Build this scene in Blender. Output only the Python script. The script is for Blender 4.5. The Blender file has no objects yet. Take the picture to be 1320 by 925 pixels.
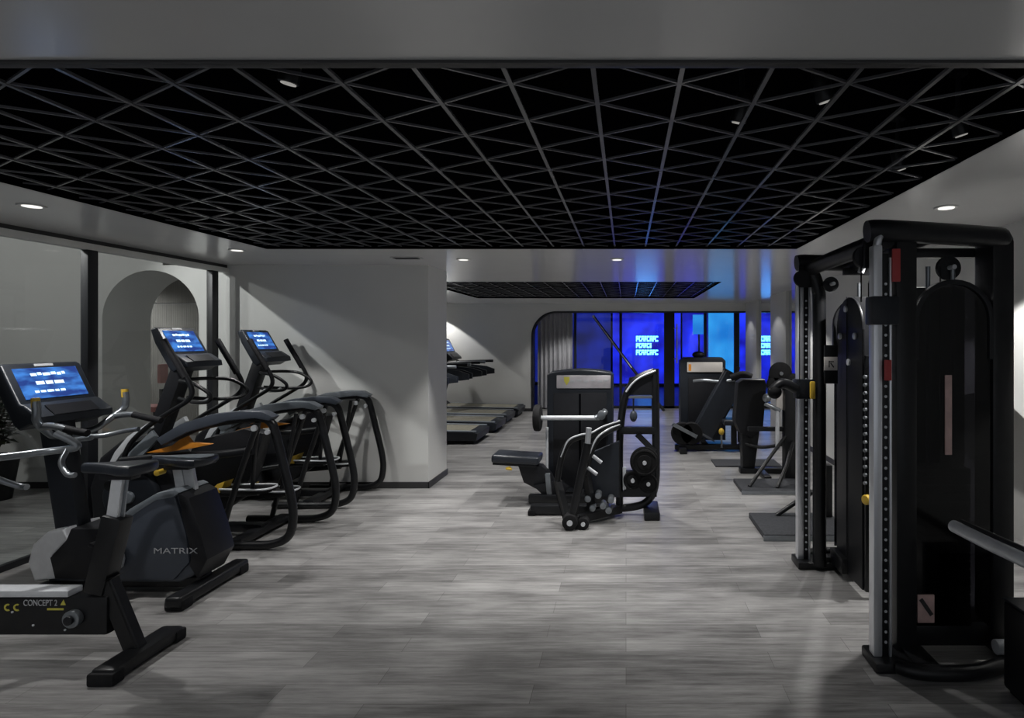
import bpy, bmesh, math, random
from mathutils import Vector, Matrix
random.seed(7)
scn = bpy.context.scene
COL = scn.collection
PI = math.pi
# ------------------------------------------------------------------ camera facts (level camera, shifted lens)
F = 740.0; HX, HY = 807.0, 437.0; EYE = 1.6
def X(px, d): return (px - HX) * d / F
def Z(py, d): return EYE + (HY - py) * d / F

# ------------------------------------------------------------------ materials
MAT = {}
def mat(name, col, rough=0.5, metal=0.0, spec=0.5, emit=None, es=0.0, coat=0.0, noise=0.0, nscale=8.0, bump=0.0):
    m = bpy.data.materials.new(name); m.use_nodes = True
    nt = m.node_tree; b = nt.nodes['Principled BSDF']
    b.inputs['Base Color'].default_value = (*col, 1)
    b.inputs['Roughness'].default_value = rough
    b.inputs['Metallic'].default_value = metal
    b.inputs['Specular IOR Level'].default_value = spec
    b.inputs['Coat Weight'].default_value = coat
    if emit:
        b.inputs['Emission Color'].default_value = (*emit, 1); b.inputs['Emission Strength'].default_value = es
    if noise or bump:
        tc = nt.nodes.new('ShaderNodeTexCoord'); n = nt.nodes.new('ShaderNodeTexNoise')
        n.inputs['Scale'].default_value = nscale; n.inputs['Detail'].default_value = 5
        nt.links.new(tc.outputs['Object'], n.inputs['Vector'])
        if noise:
            r = nt.nodes.new('ShaderNodeValToRGB')
            r.color_ramp.elements[0].position = .3; r.color_ramp.elements[1].position = .7
            r.color_ramp.elements[0].color = (*[c*(1-noise) for c in col], 1)
            r.color_ramp.elements[1].color = (*[min(1, c*(1+noise)) for c in col], 1)
            nt.links.new(n.outputs['Fac'], r.inputs['Fac']); nt.links.new(r.outputs['Color'], b.inputs['Base Color'])
        if bump:
            bp = nt.nodes.new('ShaderNodeBump'); bp.inputs['Strength'].default_value = bump; bp.inputs['Distance'].default_value = .01
            nt.links.new(n.outputs['Fac'], bp.inputs['Height']); nt.links.new(bp.outputs['Normal'], b.inputs['Normal'])
    MAT[name] = m
    return m
mat('black_metal', (.009, .0095, .011), .36, .0, .38, noise=.2, nscale=20)
mat('black_plastic', (.010, .0105, .013), .42, 0, .35, noise=.15, nscale=30)
mat('dark_plastic', (.013, .016, .022), .42, 0, .38, noise=.12, nscale=25)
mat('blue_grey_plastic', (.060, .070, .090), .4, 0, .45, noise=.08, nscale=12)
mat('slate_top', (.20, .225, .25), .35, .2, .5, noise=.08, nscale=15)
mat('rubber', (.010, .010, .011), .75, 0, .25, noise=.2, nscale=60, bump=.2)
mat('foam', (.010, .010, .012), .7, 0, .25, noise=.2, nscale=80, bump=.25)
mat('vinyl', (.022, .026, .034), .33, 0, .45, noise=.1, nscale=25, bump=.08)
mat('chrome', (.86, .88, .92), .34, .75)
mat("silver", (.66, .68, .71), .38, .2, noise=.06, nscale=20)
mat('grey_tube', (.26, .28, .30), .3, .7, noise=.06, nscale=20)
mat('yellow', (.70, .46, .05), .45, 0, noise=.1)
mat('orange', (.72, .27, .03), .45, 0, noise=.15, nscale=14)
mat('red_label', (.45, .05, .05), .5)
mat('pink_label', (.55, .38, .35), .5, 0, noise=.2, nscale=14)
mat('white_label', (.70, .66, .62), .5, noise=.06)
mat('black_ink', (.02, .02, .02), .6)
mat('white_ink', (.72, .74, .76), .5)
mat('ink_grey', (.42, .43, .45), .5)
mat('lime_ink', (.55, .50, .08), .5)
mat('placard', (.42, .40, .42), .35, 0, .5, noise=.3, nscale=5)
mat('belt', (.19, .18, .14), .6, noise=.2, nscale=20)
mat('mat_rubber', (.045, .047, .053), .7, 0, .3, noise=.2, nscale=50, bump=.2)
mat('soffit', (.66, .66, .65), .20, 0, .65, noise=.015, nscale=3)
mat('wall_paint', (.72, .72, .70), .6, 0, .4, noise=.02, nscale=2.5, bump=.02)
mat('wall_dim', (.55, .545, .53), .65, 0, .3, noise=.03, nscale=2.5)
mat('baseboard', (.035, .034, .035), .5, noise=.1)
mat('frame_black', (.012, .013, .016), .4, noise=.1)
mat('lattice', (.13, .13, .14), .22, .15, .9, noise=.08, nscale=6)
mat('void_black', (.002, .002, .003), .8, 0, .0, noise=.2)
mat('curtain', (.42, .42, .44), .8, 0, .2, noise=.08, nscale=5)
mat('ribbed', (.40, .39, .37), .7, 0, .2, noise=.06, nscale=5)
mat('leaf', (.03, .045, .022), .5, 0, .4, noise=.4, nscale=9)
mat('soil', (.03, .022, .016), .9, noise=.4, nscale=40, bump=.4)
mat('stem', (.05, .04, .025), .7, noise=.2)
mat('coral', (.62, .28, .27), .6, noise=.06)
mat('lamp_lens', (.8, .8, .8), .3, 0, .5, emit=(1, .97, .92), es=1.0)
mat('small_lens', (.5, .5, .5), .3, 0, .5, emit=(1, .96, .9), es=.25)
mat('lamp_ring', (.5, .5, .49), .4, noise=.03)
mat('sign_light', (.2, .5, .7), .4, emit=(.09, .42, 1.0), es=7.0)
mat('screen_glyph', (.5, .7, .9), .4, emit=(.62, .85, 1.0), es=1.0)
mat('mirror', (.75, .77, .8), .03, 1.0)
mat('outside_ground', (.03, .03, .04), .35, noise=.2)

def screen_mat():
    m = bpy.data.materials.new('console_screen'); m.use_nodes = True
    nt = m.node_tree; b = nt.nodes['Principled BSDF']
    tc = nt.nodes.new('ShaderNodeTexCoord'); sp = nt.nodes.new('ShaderNodeSeparateXYZ')
    n = nt.nodes.new('ShaderNodeTexNoise'); n.inputs['Scale'].default_value = 3.0; n.inputs['Detail'].default_value = 2
    r = nt.nodes.new('ShaderNodeValToRGB'); e = r.color_ramp.elements
    e[0].position = .38; e[0].color = (.012, .035, .20, 1); e[1].position = .62; e[1].color = (.05, .21, .62, 1)
    nt.links.new(tc.outputs['Generated'], n.inputs['Vector']); nt.links.new(n.outputs['Fac'], r.inputs['Fac'])
    b.inputs['Base Color'].default_value = (.01, .02, .05, 1); b.inputs['Roughness'].default_value = .15
    nt.links.new(r.outputs['Color'], b.inputs['Emission Color']); b.inputs['Emission Strength'].default_value = 1.1
    MAT['console_screen'] = m
screen_mat()
def led_mat(name, c0, c1, s, scale):
    m = bpy.data.materials.new(name); m.use_nodes = True
    nt = m.node_tree; b = nt.nodes['Principled BSDF']
    tc = nt.nodes.new('ShaderNodeTexCoord')
    n = nt.nodes.new('ShaderNodeTexNoise'); n.inputs['Scale'].default_value = scale; n.inputs['Detail'].default_value = 2
    r = nt.nodes.new('ShaderNodeValToRGB'); e = r.color_ramp.elements
    e[0].position = .35; e[0].color = (*c0, 1); e[1].position = .68; e[1].color = (*c1, 1)
    nt.links.new(tc.outputs['Object'], n.inputs['Vector']); nt.links.new(n.outputs['Fac'], r.inputs['Fac'])
    b.inputs['Base Color'].default_value = (.01, .01, .04, 1)
    nt.links.new(r.outputs['Color'], b.inputs['Emission Color']); b.inputs['Emission Strength'].default_value = s
    MAT[name] = m
led_mat('led_blue', (.006, .006, .20), (.014, .030, .80), 1.7, 1.1)
led_mat('led_dim', (.004, .006, .05), (.008, .016, .22), 1.6, .9)
led_mat('led_cyan', (.01, .13, .45), (.03, .28, .66), 1.6, .8)

def glass_mat(name, tint, refl=1.0, rough=0.0):
    m = bpy.data.materials.new(name); m.use_nodes = True
    nt = m.node_tree; nt.nodes.clear()
    o = nt.nodes.new('ShaderNodeOutputMaterial'); mix = nt.nodes.new('ShaderNodeMixShader')
    t = nt.nodes.new('ShaderNodeBsdfTransparent'); t.inputs[0].default_value = (*tint, 1)
    g = nt.nodes.new('ShaderNodeBsdfGlossy'); g.inputs['Roughness'].default_value = rough; g.inputs[0].default_value = (refl, refl, refl, 1)
    f = nt.nodes.new('ShaderNodeFresnel'); f.inputs[0].default_value = 1.5
    gm = nt.nodes.new('ShaderNodeNewGeometry'); mu = nt.nodes.new('ShaderNodeMath'); mu.operation = 'SUBTRACT'; mu.inputs[0].default_value = 1
    m2 = nt.nodes.new('ShaderNodeMath'); m2.operation = 'MULTIPLY'
    nt.links.new(gm.outputs['Backfacing'], mu.inputs[1]); nt.links.new(f.outputs[0], m2.inputs[0]); nt.links.new(mu.outputs[0], m2.inputs[1])
    nt.links.new(m2.outputs[0], mix.inputs[0]); nt.links.new(t.outputs[0], mix.inputs[1]); nt.links.new(g.outputs[0], mix.inputs[2])
    nt.links.new(mix.outputs[0], o.inputs[0]); MAT[name] = m
glass_mat('clear_glass', (.93, .95, .95))
glass_mat('smoked_plastic', (.16, .16, .18), 1.0, .06)

def floor_mat():
    m = bpy.data.materials.new('plank_floor'); m.use_nodes = True
    nt = m.node_tree; b = nt.nodes['Principled BSDF']; L = nt.links.new
    tc = nt.nodes.new('ShaderNodeTexCoord')
    br = nt.nodes.new('ShaderNodeTexBrick')
    br.inputs['Color1'].default_value = (.0, .0, .0, 1); br.inputs['Color2'].default_value = (1, 1, 1, 1); br.inputs['Mortar'].default_value = (.2, .2, .2, 1)
    br.inputs['Scale'].default_value = 1.0; br.inputs['Brick Width'].default_value = 1.15; br.inputs['Row Height'].default_value = .14
    br.inputs['Mortar Size'].default_value = .0012; br.inputs['Mortar Smooth'].default_value = .3; br.offset = .37
    L(tc.outputs['Object'], br.inputs['Vector'])
    mp = nt.nodes.new('ShaderNodeMapping'); mp.inputs['Scale'].default_value = (1.3, 17, 1)
    L(tc.outputs['Object'], mp.inputs['Vector'])
    n = nt.nodes.new('ShaderNodeTexNoise'); n.inputs['Scale'].default_value = 2.2; n.inputs['Detail'].default_value = 9; n.inputs['Roughness'].default_value = .72
    L(mp.outputs[0], n.inputs['Vector'])
    n2 = nt.nodes.new('ShaderNodeTexNoise'); n2.inputs['Scale'].default_value = 2.4; n2.inputs['Detail'].default_value = 3
    mp2 = nt.nodes.new('ShaderNodeMapping'); mp2.inputs['Scale'].default_value = (1, 3.4, 1)
    L(tc.outputs['Object'], mp2.inputs['Vector']); L(mp2.outputs[0], n2.inputs['Vector'])
    # combine: .40*grain + .30*plank tone + .3*patch
    def math_(op, a, bb):
        q = nt.nodes.new('ShaderNodeMath'); q.operation = op
        for i, v in enumerate((a, bb)):
            if isinstance(v, (int, float)): q.inputs[i].default_value = v
            else: L(v, q.inputs[i])
        return q.outputs[0]
    tone = nt.nodes.new('ShaderNodeSeparateColor'); L(br.outputs['Color'], tone.inputs[0])
    s = math_('ADD', math_('MULTIPLY', n.outputs['Fac'], .62), math_('MULTIPLY', tone.outputs[0], .14))
    s = math_('ADD', s, math_('MULTIPLY', n2.outputs['Fac'], .34))
    r = nt.nodes.new('ShaderNodeValToRGB'); e = r.color_ramp.elements
    e[0].position = .40; e[0].color = (.125, .122, .120, 1); e[1].position = .70; e[1].color = (.42, .412, .405, 1)
    L(s, r.inputs['Fac'])
    mx = nt.nodes.new('ShaderNodeMix'); mx.data_type = 'RGBA'
    L(br.outputs['Fac'], mx.inputs['Factor']); L(r.outputs['Color'], mx.inputs['A']); mx.inputs['B'].default_value = (.10, .095, .09, 1)
    L(mx.outputs['Result'], b.inputs['Base Color'])
    b.inputs['Roughness'].default_value = .33; b.inputs['Specular IOR Level'].default_value = .5
    bp = nt.nodes.new('ShaderNodeBump'); bp.inputs['Strength'].default_value = .08; bp.inputs['Distance'].default_value = .004
    L(n.outputs['Fac'], bp.inputs['Height']); L(bp.outputs['Normal'], b.inputs['Normal'])
    MAT['plank_floor'] = m
floor_mat()

# ------------------------------------------------------------------ mesh helpers
def catmull(pts, n=6):
    if len(pts) < 3: return [Vector(p) for p in pts]
    P = [Vector(p) for p in pts]; P = [P[0]*2-P[1]] + P + [P[-1]*2-P[-2]]
    out = []
    for i in range(1, len(P)-2):
        a, b, c, d = P[i-1], P[i], P[i+1], P[i+2]
        for k in range(n):
            t = k/n
            out.append(.5*((2*b)+(c-a)*t+(2*a-5*b+4*c-d)*t*t+(3*b-a-3*c+d)*t**3))
    out.append(P[-2]); return out
class B:
    def __init__(s): s.bm = bmesh.new()
    def _bevel(s, faces, w, seg=2):
        es = list({e for f in faces for e in f.edges})
        bmesh.ops.bevel(s.bm, geom=es, offset=w, segments=seg, profile=.6, affect='EDGES')
    def box(s, c, size, rot=None, bev=0.004, seg=2):
        r = bmesh.ops.create_cube(s.bm, size=1.0)
        M = Matrix.Translation(Vector(c)) @ (rot.to_4x4() if rot else Matrix.Identity(4)) @ Matrix.Diagonal((*size, 1))
        for v in r['verts']: v.co = M @ v.co
        if bev: s._bevel({f for v in r['verts'] for f in v.link_faces}, min(bev, min(size)*.45), seg)
        return s
    def bx(s, x0, x1, y0, y1, z0, z1, bev=0.004, seg=2):
        return s.box(((x0+x1)/2, (y0+y1)/2, (z0+z1)/2), (abs(x1-x0), abs(y1-y0), abs(z1-z0)), None, bev, seg)
    def beam(s, p0, p1, w, h, bev=.004):
        p0, p1 = Vector(p0), Vector(p1); d = p1-p0
        return s.box((p0+p1)/2, (w, h, d.length), d.to_track_quat('Z', 'Y').to_matrix(), bev)
    def cyl(s, p0, p1, r, r2=None, n=20, bev=0):
        p0, p1 = Vector(p0), Vector(p1); d = p1-p0
        M = Matrix.Translation((p0+p1)/2) @ d.to_track_quat('Z', 'Y').to_matrix().to_4x4()
        q = bmesh.ops.create_cone(s.bm, cap_ends=True, segments=n, radius1=r, radius2=r if r2 is None else r2, depth=d.length, matrix=M)
        if bev:
            fs = [f for f in {f for v in q['verts'] for f in v.link_faces} if len(f.verts) > 4]
            es = list({e for f in fs for e in f.edges})
            bmesh.ops.bevel(s.bm, geom=es, offset=bev, segments=2, profile=.5, affect='EDGES')
        return s
    def tube(s, pts, r, n=12, smooth=True, sub=6, ry=None, taper=None):
        P = catmull(pts, sub) if smooth else [Vector(p) for p in pts]
        T = []
        for i in range(len(P)):
            a = P[max(0, i-1)]; b = P[min(len(P)-1, i+1)]; T.append((b-a).normalized())
        up = Vector((0, 0, 1)) if abs(T[0].z) < .9 else Vector((0, 1, 0))
        N = (up - T[0]*up.dot(T[0])).normalized(); rings = []
        for i, p in enumerate(P):
            N = (N - T[i]*N.dot(T[i])).normalized(); Bn = T[i].cross(N)
            k = 1 if taper is None else 1+(taper-1)*i/(len(P)-1)
            rings.append([s.bm.verts.new(p+k*(N*math.cos(2*PI*j/n)*r+Bn*math.sin(2*PI*j/n)*(ry or r))) for j in range(n)])
        for a, b in zip(rings, rings[1:]):
            for j in range(n): s.bm.faces.new((a[j], a[(j+1) % n], b[(j+1) % n], b[j]))
        s.bm.faces.new(rings[0][::-1]); s.bm.faces.new(rings[-1])
        return s
    def prism(s, poly, axis, a, b, bev=0.0, seg=2, tri=False):
        def mk(u, v, w): return {'y': (u, w, v), 'x': (w, u, v), 'z': (u, v, w)}[axis]
        A = [s.bm.verts.new(mk(u, v, a)) for u, v in poly]; Bv = [s.bm.verts.new(mk(u, v, b)) for u, v in poly]
        fs = [s.bm.faces.new(A), s.bm.faces.new(Bv[::-1])]; n = len(poly)
        caps = list(fs)
        for i in range(n): fs.append(s.bm.faces.new((A[i], Bv[i], Bv[(i+1) % n], A[(i+1) % n])))
        bmesh.ops.recalc_face_normals(s.bm, faces=fs)
        if bev:
            es = list({e for f in caps for e in f.edges})
            bmesh.ops.bevel(s.bm, geom=es, offset=bev, segments=seg, profile=.6, affect='EDGES')
        return s
    def lathe(s, prof, c, axis='z', n=24):
        c = Vector(c); rings = []
        for r, h in prof:
            ring = []
            for j in range(n):
                a = 2*PI*j/n; u, v = r*math.cos(a), r*math.sin(a)
                ring.append(s.bm.verts.new(c+Vector({'z': (u, v, h), 'y': (u, h, v), 'x': (h, u, v)}[axis])))
            rings.append(ring)
        fs = []
        for a, b in zip(rings, rings[1:]):
            for j in range(n): fs.append(s.bm.faces.new((a[j], a[(j+1) % n], b[(j+1) % n], b[j])))
        fs.append(s.bm.faces.new(rings[0][::-1])); fs.append(s.bm.faces.new(rings[-1]))
        bmesh.ops.recalc_face_normals(s.bm, faces=fs)
        return s
    def ball(s, c, r, sc=(1, 1, 1)):
        M = Matrix.Translation(Vector(c)) @ Matrix.Diagonal((*sc, 1))
        bmesh.ops.create_uvsphere(s.bm, u_segments=16, v_segments=10, radius=r, matrix=M); return s
    def build(s, name, m, parent=None, ang=38):
        bm = s.bm
        big = [f for f in bm.faces if len(f.verts) > 4]
        if big: bmesh.ops.triangulate(bm, faces=big)
        me = bpy.data.meshes.new(name)
        root = parent
        while root is not None and root.parent is not None: root = root.parent
        if root is not None:
            for v in bm.verts: v.co -= root.location
        for f in bm.faces: f.smooth = True
        for e in bm.edges:
            if len(e.link_faces) == 2:
                e.smooth = e.calc_face_angle(0) < math.radians(ang)
        bm.to_mesh(me); bm.free()
        me.materials.append(MAT[m])
        o = bpy.data.objects.new(name, me); COL.objects.link(o)
        if parent is not None: o.parent = parent
        return o
def tag(o, label, cat, group=None):
    o['label'] = label; o['category'] = cat
    if group: o['group'] = group
    return o
def thing(name, loc, label, cat, group=None):
    o = bpy.data.objects.new(name, None); o.location = Vector(loc); o.empty_display_size = .1
    COL.objects.link(o); return tag(o, label, cat, group)
def struct(o): o['kind'] = 'structure'; return o
def copy_tree(o, parent=None):
    c = o.copy(); COL.objects.link(c)
    if parent is not None: c.parent = parent
    for ch in list(o.children): copy_tree(ch, c)
    return c
def text(body, name, m, parent, loc, size, rot, width=None, shear=0.0, ext=.001):
    cu = bpy.data.curves.new(name, 'FONT'); cu.body = body; cu.size = size; cu.extrude = ext; cu.align_x = 'CENTER'; cu.align_y = 'CENTER'; cu.shear = shear
    t = bpy.data.objects.new(name, cu); COL.objects.link(t)
    bpy.context.view_layer.update()
    dg = bpy.context.evaluated_depsgraph_get(); me = bpy.data.meshes.new_from_object(t.evaluated_get(dg))
    bpy.data.objects.remove(t)
    xs = [v.co.x for v in me.vertices]; w = max(xs)-min(xs); k = (width/w) if width else 1
    root = parent
    while root.parent is not None: root = root.parent
    M = Matrix.Translation(Vector(loc)-root.location) @ rot.to_4x4() @ Matrix.Diagonal((k, 1, 1, 1))
    me.transform(M); me.materials.clear(); me.materials.append(MAT[m])
    o = bpy.data.objects.new(name, me); COL.objects.link(o); o.parent = parent
    return o
FRONT = Matrix.Rotation(PI/2, 3, 'X')            # lettering facing the camera side (-Y)

# ================================================================== THE ROOM
CH = 2.396                                         # soffit height
H1 = (-3.18, 1.51, 1.67, 5.08); H2 = (-2.90, 1.33, 7.96, 11.20)
XL, XR = -4.30, 2.65
struct(B().bx(-9.2, 3.4, -1.6, 13.32, -.12, 0, 0).build('floor', 'plank_floor'))
# soffit with two openings
b = B(); t = .06
def sof(x0, x1, y0, y1): b.bx(x0, x1, y0, y1, CH, CH+t, 0)
sof(XL-.12, XR+.1, -1.6, H1[2]); sof(XL-.12, H1[0], H1[2], H1[3]); sof(H1[1], XR+.1, H1[2], H1[3])
sof(XL-.12, XR+.1, H1[3], 6.17); sof(-4.98, XR+.1, 6.17, H2[2]); sof(-4.98, H2[0], H2[2], H2[3]); sof(H2[1], XR+.1, H2[2], H2[3])
sof(-4.98, XR+.1, H2[3], 13.32)
struct(b.build('ceiling', 'soffit'))
# lattice: thin bars in three directions, black void above
S, LN = .27, .3118
def lattice(h, name):
    x0, x1, y0, y1 = h; b = B(); zb = 2.415
    k = math.ceil((x0+.0993)/S)
    while -.0993+k*S < x1:
        x = -.0993+k*S; b.bx(x-.0075, x+.0075, y0-.002, y1+.002, zb, zb+.010, 0); k += 1
    for sg in (1, -1):
        j0 = int((y0-1.842-4)/LN)-3; j1 = int((y1-1.842+4)/LN)+3
        for j in range(j0, j1):
            c = 1.842+j*LN                        # y = c + sg*(x-.1725)/1.732
            lo, hi = x0-.002, x1+.002
            xa = (y0-c)*1.732*sg+.1725; xb = (y1-c)*1.732*sg+.1725
            lo = max(lo, min(xa, xb)); hi = min(hi, max(xa, xb))
            if hi-lo > .05:
                p = lambda x: Vector((x, c+sg*(x-.1725)/1.732, zb+.0075))
                b.beam(p(lo), p(hi), .008, .0085, 0)
    struct(b.build(name, 'lattice'))
    # void lining
    b = B(); b.bx(x0-.25, x1+.25, y0-.25, y1+.25, 2.74, 2.76, 0)
    for q in ((x0-.25, x0-.2, y0-.2, y1+.2), (x1+.2, x1+.25, y0-.2, y1+.2), (x0-.2, x1+.2, y0-.25, y0-.2), (x0-.2, x1+.2, y1+.2, y1+.25)):
        b.bx(*q, CH+t+.001, 2.739, 0)
    for q in ((x0, x0+.004, y0, y1), (x1-.004, x1, y0, y1), (x0+.004, x1-.004, y0, y0+.004), (x0+.004, x1-.004, y1-.004, y1)):
        b.bx(*q, CH+.0015, 2.739, 0)
    struct(b.build('ceiling_void', 'void_black'))
lattice(H1, 'ceiling_lattice'); lattice(H2, 'ceiling_lattice')
struct(B().bx(H1[0], H1[1], 1.635, 1.668, CH-.010, CH-.0005, .002).build('trim_5', 'baseboard'))
# facing wall with the arch, running on behind the glass
def arc(cx, cz, r, a0, a1, n=20): return [(cx+r*math.cos(math.radians(a0+(a1-a0)*i/n)), cz+r*math.sin(math.radians(a0+(a1-a0)*i/n))) for i in range(n+1)]
WD0, WD1 = 6.17, 6.80
poly = [(-9.0, 0), (-5.63, 0)] + arc(-5.11, 1.82, .52, 180, 0, 28) + [(-4.59, 0), (-2.125, 0), (-2.125, CH), (XL-.1, CH), (XL-.1, 3.2), (-9.0, 3.2)]
struct(B().prism(poly, 'y', WD0, WD1).build('wall_back', 'wall_paint', ang=20))
b = B(); b.bx(-4.59, -2.11, WD0-.012, WD0, 0, .068, .002); b.bx(-2.125, -2.112, WD0-.012, WD1+.012, 0, .068, .002); b.bx(-9, -5.63, WD0-.012, WD0, 0, .068, .002)
struct(b.build('baseboard_back', 'baseboard'))
# corridor behind glass
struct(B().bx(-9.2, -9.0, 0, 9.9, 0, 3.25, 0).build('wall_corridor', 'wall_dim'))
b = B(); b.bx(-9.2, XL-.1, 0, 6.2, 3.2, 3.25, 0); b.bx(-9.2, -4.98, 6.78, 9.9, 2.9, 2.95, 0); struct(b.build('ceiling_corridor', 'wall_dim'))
struct(B().bx(-9.2, XL-.1, -.06, 0, 0, 3.25, 0).build('corridor_light_block', 'wall_dim'))  # unseen wall added to keep world light out of the corridor
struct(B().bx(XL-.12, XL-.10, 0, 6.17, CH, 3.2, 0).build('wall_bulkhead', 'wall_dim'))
# ribbed wall beyond the arch
b = B(); n = 130; pts = []
for i in range(n*4+1):
    x = -9+4*i/(n*4); pts.append((x, 9.6-.018*abs(math.sin(PI*i/4))))
b.prism(pts+[(-5, 9.8), (-9, 9.8)], 'z', 0, 2.19); b.prism([(x, y+.0) for x, y in pts]+[(-5, 9.8), (-9, 9.8)], 'z', 2.205, 2.9)
struct(b.build('wall_ribbed', 'ribbed', ang=70))
struct(B().bx(-5.02, -4.98, 6.81, 12.74, 0, 2.9, 0).build('wall_left', 'wall_paint'))
# glass partition
struct(B().bx(XL-.006, XL+.006, 1.0, 6.16, .045, 2.312, 0).build('window_1', 'clear_glass'))
b = B()
for d in (1.5, 3.1, 4.60, 5.97): b.bx(XL-.03, XL+.03, d-.045, d+.045, 0, 2.312, .003)
struct(b.build('window_1_frame', 'frame_black'))
struct(B().bx(XL-.02, XL+.02, 1.0, 6.16, 0, .045, .003).build('trim_1', 'frame_black'))
struct(B().bx(XL-.035, XL+.035, 1.0, 6.169, 2.312, 2.362, .002).build('trim_2', 'wall_paint'))
struct(B().bx(XL-.02, XL+.015, 1.0, 6.169, 2.362, CH, 0).build('trim_3', 'baseboard'))
struct(B().bx(XL-.1, XL, -1.6, 1.0, 0, CH, 0).build('wall_near_left', 'wall_paint'))
# right wall with an arched niche, then piers and mirror slots
nc, nz, nr = 4.255, .40, .80
poly = [(-1.6, 0), (nc-nr, 0)] + arc(nc, nz, nr, 180, 0, 30) + [(nc+nr, 0), (9.0, 0), (9.0, CH), (-1.6, CH)]
struct(B().prism(poly, 'x', XR, XR+.5).build('wall_right', 'wall_paint', ang=20))
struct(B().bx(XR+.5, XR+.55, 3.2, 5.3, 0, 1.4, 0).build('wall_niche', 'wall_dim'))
b = B(); b.bx(XR-.012, XR, -1.6, nc-nr, 0, .068, .002); b.bx(XR-.012, XR, nc+nr, 9.0, 0, .068, .002); struct(b.build('baseboard_right', 'baseboard'))
struct(B().bx(XR, XR+.4, 9.52, 10.54, 0, CH, .004).build('wall_pier', 'wall_paint'))
struct(B().bx(XR, XR+.4, 11.67, 12.73, 0, CH, .004).build('wall_pier', 'wall_paint'))
struct(B().bx(XR+.05, XR+.07, 9.0, 9.52, 0, CH, 0).build('window_3', 'mirror'))
struct(B().bx(XR+.05, XR+.07, 10.54, 11.67, 0, CH, 0).build('window_4', 'mirror'))
# far wall with rounded opening
poly = [(-5.0, 0), (-2.10, 0)] + arc(-1.55, 1.67, .55, 180, 90, 14) + [(XR+.4, 2.22), (XR+.4, CH), (-5.0, CH)]
struct(B().prism(poly, 'y', 12.73, 12.98).build('wall_far', 'wall_paint', ang=20))
o_ = [(-2.10, 0)] + arc(-1.55, 1.67, .55, 180, 90, 14) + [(XR, 2.22)]
i_ = [(XR, 2.19)] + arc(-1.55, 1.67, .52, 90, 180, 14) + [(-2.07, 0)]
struct(B().prism(o_+i_, 'y', 12.72, 12.99, ang if False else 0).build('trim_4', 'frame_black'))
struct(B().bx(-4.98, -2.1, 12.715, 12.73, 0, .068, .002).build('baseboard_far', 'baseboard'))
# far glazing
GD = 13.30
b = B()
for x0, x1 in ((-1.205, -1.145), (-.155, -.09), (.88, 1.12), (1.80, 1.87), (2.50, 2.62), (-2.2, -2.12)): b.bx(x0, x1, GD-.04, GD+.04, 0, 2.30, .003)
b.bx(-2.2, 2.65, GD-.04, GD+.04, 2.26, 2.36, .003); b.bx(-2.2, 2.65, GD-.04, GD+.04, 0, .06, .003)
struct(b.build('window_2_frame', 'frame_black'))
struct(B().bx(-2.2, 2.65, GD-.008, GD+.008, .06, 2.26, 0).build('window_2', 'clear_glass'))
struct(B().bx(-2.3, -2.2, 12.98, 13.6, 0, CH, 0).build('wall_jamb', 'wall_paint'))
b = B(); b.cyl((1.17, GD-.09, 1.05), (1.17, GD-.09, 1.95), .014); b.cyl((1.17, GD-.09, 1.15), (1.1, GD-.03, 1.15), .01); b.cyl((1.17, GD-.09, 1.85), (1.1, GD-.03, 1.85), .01)
tag(b.build('door_pull', 'silver'), 'tall slim steel pull handle on the dark door of the far glazing', 'door handle')
def curtain(name, x0, x1, y, m, label, grp=None):
    b = B(); n = 60; top = []
    for i in range(n+1):
        x = x0+(x1-x0)*i/n; top.append((x, y+.035*math.sin(i*2*PI/7.5)+.012*math.sin(i*1.7)))
    b.prism(top+[(x, yy+.008) for x, yy in reversed(top)], 'z', .03, 2.2)
    return tag(b.build(name, m, ang=80), label, 'curtain')
b = B(); b.bx(-8, 10, 23.9, 24, 0, 6, 0); b.bx(-8.1, -8, 13, 24, 0, 6, 0); b.bx(10, 10.1, 13, 24, 0, 6, 0); b.bx(-8, 10, 13.32, 24, 6, 6.1, 0); b.bx(-8, -2.3, 13.32, 13.4, 0, 6, 0); b.bx(3.1, 10, 13.32, 13.4, 0, 6, 0); b.bx(-2.3, 3.1, 13.36, 13.4, 2.4, 6, 0)
struct(b.build('outside_light_block', 'void_black'))  # black enclosure added to shut out the grey world behind the screens
curtain('curtain', -2.02, -1.22, 13.14, 'curtain', 'pale pleated curtain at the rounded end of the far glazing')
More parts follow.
